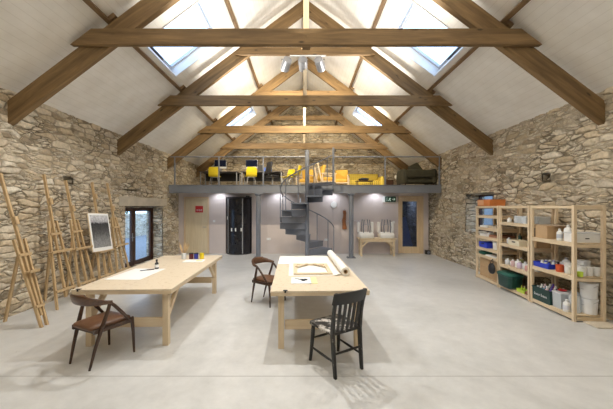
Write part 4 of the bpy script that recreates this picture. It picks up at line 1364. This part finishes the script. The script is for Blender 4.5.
# drawing board on the fourth easel
M_draw, dt, db = nt('charcoal_drawing')
tc = N(dt, 'ShaderNodeTexCoord'); sxz = N(dt, 'ShaderNodeSeparateXYZ'); dt.links.new(tc.outputs['Object'], sxz.inputs[0])
no = N(dt, 'ShaderNodeTexNoise', i_Scale=5.0, i_Detail=6.0, i_Roughness=.7); dt.links.new(tc.outputs['Object'], no.inputs['Vector'])
no2 = N(dt, 'ShaderNodeTexNoise', i_Scale=28.0, i_Detail=4.0); dt.links.new(tc.outputs['Object'], no2.inputs['Vector'])
m1 = N(dt, 'ShaderNodeMath', operation='MULTIPLY_ADD'); m1.inputs[1].default_value = .22; dt.links.new(no.outputs['Fac'], m1.inputs[0]); dt.links.new(sxz.outputs['Z'], m1.inputs[2])
r1 = ramp(dt, [(.30, (.24, .24, .24)), (.48, (.10, .10, .10)), (.60, (.05, .05, .05)), (.70, (.035, .035, .04)), (.745, (.42, .42, .44)), (.85, (.55, .55, .57)), (.95, (.36, .36, .38))])
dt.links.new(m1.outputs[0], r1.inputs['Fac'])
r2 = ramp(dt, [(.35, (.75, .75, .75)), (.7, (1.3, 1.3, 1.3))]); dt.links.new(no2.outputs['Fac'], r2.inputs['Fac'])
mm = N(dt, 'ShaderNodeMix', data_type='RGBA', blend_type='MULTIPLY'); mm.inputs['Factor'].default_value = 1; dt.links.new(r1.outputs['Color'], mm.inputs['A']); dt.links.new(r2.outputs['Color'], mm.inputs['B'])
dt.links.new(mm.outputs['Result'], db.inputs['Base Color']); db.inputs['Roughness'].default_value = .8
ang = math.atan2(.40, 2.28)
bd = thing('drawing_board', 'charcoal drawing with a white margin on a board held by an easel', 'drawing', (-4.16 - .40 * .81 / 2.28 + .075, 6.14, .812), 0)
bd.rotation_euler = (math.radians(-2.5), -ang, 0)
bm = BM(); box(bm, -.012, -.31, 0, .006, .31, .82, .004); obj('board', bm, M_pineY, bd)
bm = BM(); box(bm, .006, -.295, .015, .010, .295, .81, .001); obj('white_sheet', bm, M_paper, bd)
bm = BM(); box(bm, .010, -.26, .09, .0125, .26, .77, .0005); obj('charcoal_image', bm, M_draw, bd)
bm = BM(); box(bm, -.012, -.31, -.0, .05, .31, .014, .003); obj('ledge', bm, M_easel, bd)
# ------------------------------------------------------------------ pine shelving against the right hand stone wall
RA = math.radians(-4.1)
RO = V((4.12, 4.41, 0))
RD = V((math.sin(-RA), math.cos(RA), 0))      # along the row, away from the viewer
RN = V((math.cos(RA), -math.sin(-RA), 0))     # into the wall
def sh(u, v, z):
    return RO + RD * u + RN * v + V((0, 0, z))
DP = .46
def unit(u0, u1, levels, label, H=1.78, slim=()):
    t = thing('shelving_unit', label, 'shelving unit', sh(u0, 0, 0), RA, 'pine shelving units')
    W = u1 - u0
    for y in (.0225, W - .0225):
        for x in (.0225, DP - .0225):
            bm = BM(); box(bm, x - .0225, y - .0225, 0, x + .0225, y + .0225, H, .003); obj('post', bm, M_pineZ, t)
        for z in levels + [H]:
            bm = BM(); box(bm, .046, y - .018, z - .07, DP - .046, y + .018, z - .022 if z < H else z - .005, .002); obj('end_rung', bm, M_pineX, t)
    for z in levels:
        bm = BM(); box(bm, .004, .047, z - .02, DP - .004, W - .047, z, .002)
        box(bm, .004, .047, z - .062, .022, W - .047, z - .022, .002)
        obj('shelf', bm, M_pineY, t)
    bm = BM(); box(bm, .004, .047, H - .05, .024, W - .047, H - .01, .002); obj('top_rail', bm, M_pineY, t)
    return t
LC, LB, LA = [.09, .685, 1.20], [.09, .53, .98, 1.43], [.08, .60, .78, 1.05, 1.26, 1.55]
unit(0, .94, LC, 'pine shelving unit closest to the viewer, with the white buckets at the bottom')
unit(.965, 1.90, LB, 'pine shelving unit in the middle, behind the dark green tub')
unit(1.925, 2.86, LA, 'pine shelving unit by the small window, with cardboard boxes at the bottom')

def at_shelf(name, label, cat, u, v, z, rz=0, group=None):
    return thing(name, label, cat, sh(u, v, z + .0008), RA + rz, group)
def openbox(bm, hx, hy, h, t=.006, flare=1.0, floor=True):
    """open tray: hx across the shelf depth, hy along the row"""
    o0 = [(-hx, -hy), (hx, -hy), (hx, hy), (-hx, hy)]
    def ring(k, ins, z):
        return [((x / abs(x)) * (abs(x) - ins) * k, (y / abs(y)) * (abs(y) - ins) * k, z) for x, y in o0]
    loft(bm, [ring(1, 0, 0), ring(flare, -.0, h), ring(flare, t, h), ring(1, t, t)])
def carton(name, label, u, v, z, hx, hy, h, rz=0, mat=None, group=None, cat='box'):
    t = at_shelf(name, label, cat, u, v, z, rz, group)
    bm = BM(); box(bm, -hx, -hy, 0, hx, hy, h, .004); obj('carton', bm, mat or M_card, t)
    bm = BM(); box(bm, -.022, -hy + .002, h - .001, .022, hy - .002, h + .0015); box(bm, -.022, -hy - .001, h - .06, .022, -hy + .001, h)
    obj('packing_tape', bm, plain('packing_tape', (.42, .28, .14), .35), t)
    return t
def bottle(name, label, u, v, z, r, h, mat, capmat, group=None, nozzle=False, cat='bottle', paper=None, loc=None):
    t = at_shelf(name, label, cat, u, v, z, 0, group)
    if loc is not None:
        t.location = loc
    bm = BM(); lathe(bm, [(r * .9, 0), (r, .006), (r, h * .68), (r * .85, h * .76), (r * .35, h * .84), (r * .35, h * .88)], n=18); obj('body', bm, mat, t, 40)
    bm = BM()
    if nozzle:
        lathe(bm, [(r * .42, h * .86), (r * .42, h * .92), (r * .15, h * .95), (r * .08, h)], n=12)
    else:
        lathe(bm, [(r * .42, h * .86), (r * .44, h * .87), (r * .44, h), (r * .38, h * 1.01)], n=14)
    obj('cap', bm, capmat, t, 40)
    if paper:
        bm = BM(); lathe(bm, [(r, h * .2), (r * 1.02, h * .2), (r * 1.02, h * .55), (r, h * .55)], n=18); obj('paper_label', bm, paper, t, 40)
    return t
def tub(name, label, u, v, z, r, h, mat, lidmat=None, group=None, cat='tub', handle=False, flare=1.08):
    t = at_shelf(name, label, cat, u, v, z, 0, group)
    bm = BM(); lathe(bm, [(r * .92, 0), (r, .008), (r * flare, h * .86), (r * flare * 1.04, h * .865), (r * flare * 1.04, h * .91), (r * flare, h * .92)] + ([] if lidmat else [(r * flare * .95, h * .92), (r * .9, .02), (.001, .018)]), n=26); obj('body', bm, mat, t, 40)
    if lidmat:
        bm = BM(); lathe(bm, [(r * flare * 1.02, h * .92), (r * flare * 1.07, h * .925), (r * flare * 1.07, h * .985), (r * flare * .98, h), (r * flare * .93, h * .985)], n=26); obj('lid', bm, lidmat, t, 40)
    if handle:
        bm = BM(); R_ = r * flare * 1.07
        tube(bm, [(-R_ * math.cos(a) * 1.0 * .3 - R_ * .98 * abs(math.sin(a)) * 1.0, R_ * math.cos(a), h * .88 - .6 * h * math.sin(a) * .5) for a in [PI * k / 14 for k in range(15)]], .003, 6); obj('handle', bm, M_steel_lt, t)
    return t

# --- near unit, top shelf (1.20)
z = LC[2]
carton('cardboard_box', 'brown cardboard box on the upper shelf beside the white bottles', .74, .20, z, .15, .14, .22)
bm = BM(); box(bm, -.14, -.20, 0, .14, .22, .012, .002)
o = tag(obj('folded_cardboard', bm, plain('grey_card', (.40, .31, .22), .9), None, None, sh(.66, .26, z + .2225), (0.0, 0, RA)), 'flat sheet of cardboard lying on the brown box', 'cardboard')
bottle('glue_bottle', 'shorter white bottle with a printed label on the upper shelf', .36, .07, z, .040, .19, M_white, M_white, 'white bottles on the upper shelf', paper=plain('grey_label', (.45, .5, .55), .6))
bottle('glue_bottle', 'taller white bottle with a nozzle on the upper shelf', .27, .13, z, .052, .27, M_white, M_white, 'white bottles on the upper shelf', True)
tb = at_shelf('storage_box', 'long white plastic box at the end of the upper shelf', 'box', .16, .26, z)
bm = BM(); openbox(bm, .20, .09, .15, .006, 1.04); obj('case', bm, M_white, tb)
bm = BM(); box(bm, -.04, -.098, .055, .015, -.0925, .07, .001); obj('emblem', bm, M_black, tb)
bm = BM(); box(bm, -.215, -.105, .135, .215, .105, .152, .006); obj('lid', bm, M_milky, tb)
# --- near unit, middle shelf (.685)
z = LC[1]
tr_ = at_shelf('blue_crate', 'bright blue plastic crate on the middle shelf, full of small pieces', 'crate', .70, .17, z)
bm = BM(); openbox(bm, .15, .17, .085, .007, 1.06); obj('tray', bm, M_blue, tr_)
bm = BM()
for k in range(7):
    box(bm, -.158, -.15 + k * .048, .02, -.151, -.15 + k * .048 + .012, .078, .001)
obj('ribs', bm, M_blue, tr_)
rnd = random.Random(5)
for k in range(12):
    px, py = -.10 + .066 * (k % 4), -.12 + .08 * (k // 4)
    a = thing('small_jar', 'small assorted jar in the bright blue crate', 'jar', tr_.matrix_basis @ V((px, py, .009)), RA, 'small jars in the blue crate')
    bm = BM(); lathe(bm, [(.024, 0), (.026, .004), (.026, .05 + .03 * rnd.random()), (.018, .10)], n=12); obj('body', bm, rnd.choice([M_white, M_milky, M_blue, M_steel_lt, M_paper]), a, 40)
    bm = BM(); lathe(bm, [(.019, .1), (.02, .101), (.02, .118), (.015, .12)], n=12); obj('lid', bm, rnd.choice([M_white, M_blue, M_black]), a, 40)
bottle('clear_jar', 'tall clear jar standing behind the blue crate', .52, .30, z, .055, .21, M_milky, M_steel_lt)
tub('orange_pot', 'orange red pot on the middle shelf beside the blue crate', .37, .08, z, .052, .125, plain('tomato_plastic', (.60, .10, .03), .4), None, None, 'pot')
bottle('steel_can', 'dark blue can between the blue crate and the orange pot', .47, .13, z, .035, .13, plain('navy_can', (.03, .05, .2), .4), M_black, cat='can')
tub('clear_tub', 'tall milky plastic tub at the back of the middle shelf', .28, .375, z, .075, .21, M_milky, M_milky)
for k, (u, v, r, h, lb) in enumerate(((.24, .11, .045, .13, 'white tub beside the orange pot'), (.09, .19, .050, .14, 'white tub right behind the yellow cup'), (.10, .30, .046, .135, 'white tub between the yellow cup and the stone wall'),
                                       (.10, .41, .045, .13, 'white tub closest to the stone wall on the middle shelf'), (.22, .24, .045, .15, 'white tub in the second rank behind the yellow cup'), (.36, .20, .045, .15, 'white tub standing right behind the orange red pot'))):
    tub('white_tub', lb, u, v, z, r, h, M_white, M_white, 'white tubs on the middle shelf')
tub('yellow_cup', 'bright yellow cup in front of the white tubs', .035, .115, z, .036, .08, M_lime, None, None, 'cup')
# --- near unit, bottom shelf (.09)
z = LC[0]
cr = at_shelf('green_crate', 'dark green crate with white lettering, full of coloured bottles', 'crate', .68, .16, z)
bm = BM(); openbox(bm, .155, .195, .23, .008, 1.03); obj('tray', bm, M_crate, cr)
bm = BM(); openbox(bm, .168, .208, .02, .012, 1.0); bmesh.ops.translate(bm, verts=bm.verts, vec=(0, 0, .215)); obj('rim', bm, M_crate, cr)
bm = BM()
def scr(y0, n, st, h0):
    y = y0
    for k in range(n):
        hh = h0 * (1.5 if k == 0 else 1)
        box(bm, -.1665, y - .009, .095, -.1655, y - .004, .095 + hh)
        if k % 2 == 0:
            box(bm, -.1665, y - .02, .095 + hh - .006, -.1655, y - .004, .095 + hh)
        if k % 3 != 1:
            box(bm, -.1665, y - .02, .095, -.1655, y - .004, .101)
        box(bm, -.1665, y - .022, .095, -.1655, y - .017, .095 + hh * .8)
        y -= st
scr(.15, 5, .028, .03); scr(-.01, 5, .028, .03)
obj('lettering', bm, M_whitep, cr)
cols = [plain('bottle_colour', c, .4) for c in ((.55, .10, .25), (.8, .8, .78), (.75, .6, .1), (.15, .10, .45), (.10, .35, .55), (.6, .15, .05), (.72, .70, .75), (.75, .55, .55), (.05, .2, .1), (.85, .35, .1))]
names_ = ['pink', 'white', 'yellow', 'violet', 'blue', 'rust red', 'pale lilac', 'pale pink', 'green', 'orange']
k = 0
for i in range(4):
    for jx in range(5):
        px, py = -.105 + .070 * i, -.145 + .0725 * jx
        c = (i * 3 + jx * 7) % 10
        t = thing('paint_bottle', '%s paint bottle in the dark green crate' % names_[c], 'bottle', cr.matrix_basis @ V((px, py, .010)), RA, 'paint bottles in the dark green crate, ' + names_[c])
        h = .23 + .05 * ((i * 2 + jx * 3) % 4) / 3
        bm = BM(); lathe(bm, [(.030, 0), (.032, .006), (.032, h * .75), (.012, h * .88)], n=14); obj('body', bm, cols[c], t, 40)
        bm = BM(); lathe(bm, [(.014, h * .87), (.016, h * .88), (.014, h), (.006, h * 1.02)], n=12); obj('cap', bm, M_white if k % 2 else cols[(c + 3) % 10], t, 40)
        k += 1
tb = at_shelf('clear_bin', 'big translucent plastic bin on the bottom shelf beside the green crate', 'bin', .375, .20, z)
bm = BM(); openbox(bm, .16, .085, .25, .006, 1.05); obj('case', bm, M_clear, tb)
bm = BM(); box(bm, -.175, -.092, .245, .175, .092, .262, .006); obj('lid', bm, M_milky, tb)
bm = BM(); lathe(bm, [(.035, 0), (.06, .012), (.06, .02), (.03, .03)], n=16)
tag(obj('paint_dish', bm, M_red, None, 40, sh(.42, .16, z + .2635)), 'small red dish on the lid of the translucent bin', 'dish')
bottle('white_jug', 'white plastic bottle standing in front of the translucent bin', .20, .055, z, .048, .19, M_white, M_white, paper=plain('pale_label', (.65, .68, .75), .6))
bottle('glass_demijohn', 'large clear glass jar beside the white buckets', .185, .155, z, .072, .34, M_clear, M_milky, cat='jar')
tub('white_bucket', 'lower white bucket of the two stacked on the bottom shelf', .15, .34, z, .098, .235, M_whitep, M_whitep, 'stacked white buckets', 'bucket', True)
tub('white_bucket', 'upper white bucket of the two stacked on the bottom shelf', .15, .34, z + .2355, .100, .25, M_whitep, M_whitep, 'stacked white buckets', 'bucket', True)
bm = BM(); box(bm, -.17, -.12, 0, .17, .12, .02, .004)
tag(obj('floor_board', bm, plain('beige_board', (.62, .55, .44), .7), None, None, sh(-.115, .30, .0005), (0, 0, RA)), 'flat beige board on the floor at the end of the shelving', 'board')

# --- middle unit
z = LB[3]
bottle('small_jar', 'small white jar on the top shelf of the middle unit', 1.70, .10, z, .04, .10, M_white, M_white, cat='jar')
tub('blue_cup', 'blue pot on the top shelf of the middle unit', 1.55, .17, z, .05, .13, plain('teal_pot', (.05, .16, .32), .4), None, None, 'pot')
bottle('small_jar', 'short white tub left of the blue pot on the top shelf', 1.63, .06, z, .035, .08, M_white, M_white, cat='jar')
for k, (u, v) in enumerate(((1.37, .12), (1.25, .12), (1.13, .12), (1.05, .30))):
    t = at_shelf('clear_box', ['clear plastic box next to the blue pot on the top shelf', 'clear plastic box in the middle of the row of boxes', 'clear plastic box at the near end of the row of boxes', 'clear plastic box set back behind the row of boxes'][k], 'box', u, v, z, 0, 'clear boxes on the top shelf')
    bm = BM(); openbox(bm, .10, .052, .13, .004, 1.02); obj('case', bm, M_clear, t)
    bm = BM(); box(bm, -.105, -.055, .13, .105, .055, .142, .003); obj('lid', bm, M_milky, t)
z = LB[2]
tb = at_shelf('handled_basket', 'cream plastic basket with a hand hole on the middle unit', 'basket', 1.42, .12, z)
bm = BM(); openbox(bm, .11, .16, .10, .006, 1.05); obj('tray', bm, plain('cream_plastic', (.72, .66, .50), .5), tb)
bm = BM(); box(bm, -.1165, -.05, .055, -.1135, .05, .08, .001); obj('hand_hole', bm, M_black, tb)
bottle('green_bottle', 'slim green bottle behind the cream basket', 1.62, .26, z, .035, .22, M_green, M_black)
bottle('small_jar', 'pale jar at the far end of the cream basket shelf', 1.74, .12, z, .045, .12, M_milky, M_white, cat='jar')
carton('cardboard_box', 'small brown box at the near end of the cream basket shelf', 1.12, .30, z, .12, .09, .16)
for k, (u, hh) in enumerate(((1.38, .40), (1.18, .36))):
    bm = BM(); box(bm, -.006, -.13, 0, .006, .13, hh, .002)
    tag(obj('dark_board', bm, plain('dark_panel', (.05, .045, .045), .6), None, None, sh(u, .42, z + .001), (0, .06, RA)), ['dark board standing at the back behind the cream basket', 'dark board standing at the back of the shelf, behind the small brown box'][k], 'board')
z = LB[1]
specs = [(1.76, .10, .045, .13, M_milky, 'milky jar at the far end of the jar shelf'), (1.66, .13, .04, .11, M_white, 'white jar second along the jar shelf'), (1.56, .09, .045, .14, plain('pinkish_jar', (.60, .42, .42), .5), 'pinkish jar on the jar shelf'),
         (1.46, .12, .05, .16, M_white, 'tallest white jar in the middle of the jar shelf'), (1.36, .09, .05, .14, plain('lilac_jar', (.55, .45, .58), .5), 'lilac jar on the jar shelf'), (1.25, .12, .05, .15, M_milky, 'milky jar beside the lilac one'),
         (1.14, .09, .045, .12, plain('rose_jar', (.62, .34, .32), .5), 'rose coloured jar at the near end of the jar shelf'), (1.05, .2, .05, .15, M_white, 'white jar set back at the near end of the jar shelf'), (1.60, .27, .05, .17, plain('olive_bottle', (.25, .28, .12), .5), 'olive bottle at the back of the jar shelf')]
for u, v, r, h, m_, lb in specs:
    bottle('storage_jar', lb, u, v, z, r, h, m_, M_white, 'jars on the low shelf of the middle unit', cat='jar')
# dark green tub with a lid on the floor
tb = thing('green_tub', 'dark green lidded plastic tub bulging out of the bottom shelf of the middle unit', 'tub', sh(1.60, .05, .0905), RA)
def rr_ring(hx, hy, r, z):
    return [(x, y, z) for x, y in rrect(hx, hy, r)]
bm = BM(); loft(bm, [rr_ring(.115, .18, .05, 0), rr_ring(.135, .205, .06, .03), rr_ring(.148, .22, .07, .23), rr_ring(.155, .23, .07, .235), rr_ring(.155, .23, .07, .255)]); obj('body', bm, M_green, tb, 35)
bm = BM(); loft(bm, [rr_ring(.158, .235, .07, .256), rr_ring(.158, .235, .07, .28), rr_ring(.135, .21, .06, .305), rr_ring(.10, .17, .05, .31)]); obj('lid', bm, M_greenlid, tb, 35)
for s in (-1, 1):
    bm = BM(); box(bm, -.05, s * .236 - .01, .20, .05, s * .236 + .01, .285, .006); obj('clip', bm, M_green, tb)
# bright things on the bottom shelf
z = LB[0]
for k, (u, v, c, lb) in enumerate(((1.22, .07, M_lime, 'lime green tray of tubes on the bottom shelf of the middle unit'), (1.10, .22, M_green, 'green tray set back on the bottom shelf of the middle unit'))):
    t = at_shelf('tube_tray', lb, 'tray', u, v, z)
    bm = BM(); openbox(bm, .06, .10, .06, .005, 1.1); obj('tray', bm, c, t)
    for q in range(6):
        bm = BM(); a = .6 * math.sin(q * 2.1)
        tube(bm, [(-.03 + .02 * (q % 3), -.07 + .028 * q, .02), (-.03 + .02 * (q % 3) + .02 * a, -.07 + .028 * q + .03 * a, .13)], [.014, .006], 8)
        obj('paint_tube', bm, [M_lime, cols[5], M_white, M_lime, cols[8], cols[2]][q], t, True)
t = at_shelf('rag_pile', 'crumpled reddish rag at the near end of the bottom shelf', 'rag', 1.08, .07, z)
bm = BM(); loft(bm, [[(r * math.cos(2 * PI * j / 16) * (1 + .2 * math.sin(3 * j)), r * 1.1 * math.sin(2 * PI * j / 16) * (1 + .15 * math.cos(2 * j)), z_ + .008 * math.sin(4 * j)) for j in range(16)] for z_, r in ((.008, .05), (.03, .056), (.055, .045), (.07, .018))]); obj('cloth', bm, plain('rag_cloth', (.35, .16, .10), .9, 0, .3), t, True)

# --- far unit by the window
tb = at_shelf('orange_crate', 'orange plastic crate on top of the far unit', 'crate', 2.62, .22, LA[5] + .23 - .23)
tb.location = sh(2.56, .20, 1.7755)
bm = BM(); openbox(bm, .17, .26, .15, .008, 1.04); obj('tray', bm, M_orange, tb)
bm = BM(); box(bm, -.181, -.02, .02, -.174, .25, .14, .002); obj('front_card', bm, plain('pale_orange', (.70, .36, .18), .6), tb)
for s in (-1, 1):
    bm = BM(); box(bm, -.06, s * .272 - .004, .07, .06, s * .272 + .004, .10, .002); obj('handle', bm, M_orange, tb)
z = LA[4]
for k, (u, m_, lb) in enumerate(((2.61, M_paper, 'stack of white paper on the shelf level with the window, far half'), (2.25, plain('buff_paper', (.60, .52, .40), .8), 'stack of buff paper beside the white paper'))):
    t = at_shelf('paper_stack', lb, 'paper', u, .25, z)
    for q in range(5):
        bm = BM(); M_ = Matrix.Rotation(.03 * math.sin(q * 2 + k), 4, 'Z'); box(bm, -.2, -.15, q * .009, .2, .15, q * .009 + .008, .001, M_); obj('sheaf', bm, m_, t)
z = LA[3]
for k, (u, m_, lb) in enumerate(((2.61, M_paper, 'white folders on the shelf just below the paper stacks'), (2.22, plain('russet_folder', (.42, .20, .12), .7), 'russet folders on the shelf just below the paper stacks'))):
    t = at_shelf('folder_stack', lb, 'folders', u, .25, z)
    for q in range(4):
        bm = BM(); M_ = Matrix.Rotation(.04 * math.sin(q * 2 + k), 4, 'Z'); box(bm, -.2, -.15, q * .014, .2, .15, q * .014 + .012, .002, M_); obj('folder', bm, m_, t)
bottle('small_jar', 'white jar standing between the folder stacks', 2.43, .10, z, .04, .11, M_white, M_steel_lt, cat='jar')
z = LA[2]
tr_ = at_shelf('blue_crate', 'blue plastic crate on the far unit, in the shelving bay by the window', 'crate', 2.55, .14, z)
bm = BM(); openbox(bm, .13, .16, .13, .007, 1.05); obj('tray', bm, M_blue, tr_)
bm = BM(); box(bm, -.140, -.06, .085, -.134, .06, .11, .001); obj('hand_hole', bm, M_black, tr_)
tub('white_tub', 'round white tub beside the blue crate on the far unit', 2.19, .14, z, .085, .19, M_white, M_white)
z = LA[1]
t = at_shelf('green_pouch', 'dark green folded cloth on the low shelf of the far unit', 'cloth', 2.66, .13, z)
bm = BM(); cushion(bm, .11, .13, 0, .08, .04, .01); obj('cloth', bm, M_greenlid, t, 50)
t = at_shelf('paper_stack', 'white papers spread on the low shelf beside the green cloth', 'paper', 2.26, .22, z)
for q in range(4):
    bm = BM(); M_ = Matrix.Rotation(.05 * math.sin(q * 2), 4, 'Z'); box(bm, -.2, -.20, q * .008, .2, .20, q * .008 + .007, .001, M_); obj('sheaf', bm, M_paper, t)
z = LA[0]
for k, (u, zz, lb) in enumerate(((2.60, 0, 'lower cardboard box at the window end of the bottom shelf'), (2.60, .232, 'upper cardboard box at the window end of the bottom shelf'), (2.19, 0, 'lower cardboard box behind the black bag'), (2.19, .232, 'upper cardboard box behind the black bag'))):
    carton('cardboard_box', lb, u, .27, z + zz, .20, .195, .228, 0, None, 'cardboard boxes on the bottom shelf')
hb = thing('hanging_bag', 'round black bag hanging in front of the cardboard boxes', 'bag', sh(2.03, -.075, .27), RA)
bm = BM()
loft(bm, [[(-.05 * s * math.cos(2 * PI * j / 18), .11 * s * math.sin(2 * PI * j / 18), zz) for j in range(18)] for zz, s in ((0, .3), (.02, .75), (.07, 1), (.15, 1), (.20, .75), (.23, .35))]); obj('pouch', bm, M_black, hb, True)
bm = BM(); tube(bm, [(0, -.05, .21), (.01, -.03, .29), (.02, 0, .32), (.01, .03, .29), (0, .05, .21)], .008, 6); obj('strap', bm, M_black, hb, True)
# ------------------------------------------------------------------ light, sky, camera
w = bpy.data.worlds.new('overcast_sky')
sc.world = w
w.use_nodes = True
bg = w.node_tree.nodes['Background']
bg.inputs['Color'].default_value = (.52, .73, 1.0, 1)
bg.inputs['Strength'].default_value = 3.6

def spot(loc, aim, power, angle, col=(1, .93, .83), size=.06, blend=.6):
    l = bpy.data.lights.new('spot_lamp', 'SPOT')
    l.energy = power; l.spot_size = math.radians(angle); l.spot_blend = blend
    l.color = col; l.shadow_soft_size = size
    o = bpy.data.objects.new('spot_lamp', l)
    COL.objects.link(o)
    o.location = loc
    o.rotation_euler = (V(aim) - V(loc)).to_track_quat('-Z', 'Y').to_euler()
    return o
def point(loc, power, col=(1, .92, .80), size=.12):
    l = bpy.data.lights.new('back_room_fill', 'POINT')
    l.energy = power; l.color = col; l.shadow_soft_size = size
    o = bpy.data.objects.new('back_room_fill', l)
    COL.objects.link(o)
    o.location = loc
    return o
for (p, d), pw in zip(SPOTS, (420, 420, 300)):
    spot(p + d * .19, p + d * 2, pw, 100, (1, .86, .62))
# lamps fixed to the back of the tie beam above the near ends of the tables, throwing down
for x, aim, pw in ((-1.95, (-2.1, 4.2, 0), 185), (-.15, (.0, 4.2, 0), 230), (2.0, (2.6, 4.6, .3), 100)):
    spot((x, 4.66, 4.32), aim, pw, 150, (1, .985, .95), .04, .5)
# spotlight on the truss above the viewer, turned to the king post
spot((.05, 2.1, 5.1), (.05, 4.6, 4.95), 320, 26, (1, .90, .68), .05)
# weaker lamps above and behind the viewer
for x, aim in ((-2.4, (-4.2, 5, 1.2)), (2.4, (4.4, 5, 1.2))):
    spot((x, -.6, 5.0), aim, 110, 120, (1, .97, .92), .10)
# up-lighters resting on the tie beams, washing the white roof
for y in (-.7, 1.94, 4.64, 7.34):
    for x in (-1.25, 1.35):
        spot((x, y + .3, 4.62), (x * .9, y + .5, 8), 105, 165, (1, .95, .87), .12, .3)
for x in (-2.2, 2.3):
    spot((x, 10.5, 4.62), (x * .9, 11, 8), 50, 165, (1, .88, .70), .12, .3)
    spot((x, 10.5, 4.2), (x * .8, 14.4, 3.2), 120, 110, (1, .86, .64), .08)
for p in DL:
    spot(p, (p[0], p[1] + .08, 0), 20, 150, (.86, .91, 1.0), .05)
point((4.3, 12.6, 1.9), 8, (.55, .70, 1.0), .1)  # added blue fill without a fixture, brightens the room behind the glass door
cam = bpy.data.cameras.new('camera')
cam.sensor_width = 36.0
cam.lens = 290.0 / 613.0 * 36.0
cam.shift_x = 3.5 / 613.0
cam.shift_y = 2.5 / 613.0
cam.clip_start = .05
co = bpy.data.objects.new('camera', cam)
COL.objects.link(co)
co.location = (0, 0, 1.75)
co.rotation_euler = (PI / 2, 0, 0)
sc.camera = co
sc.view_settings.view_transform = 'Standard'
sc.view_settings.look = 'None'
sc.view_settings.gamma = 1.0
sc.view_settings.use_curve_mapping = False
sc.view_settings.exposure = 0.04
sc.cycles.use_denoising = True
sc.cycles.max_bounces = 10
sc.cycles.diffuse_bounces = 6
sc.cycles.transparent_max_bounces = 16
sc.cycles.sample_clamp_indirect = 6.0
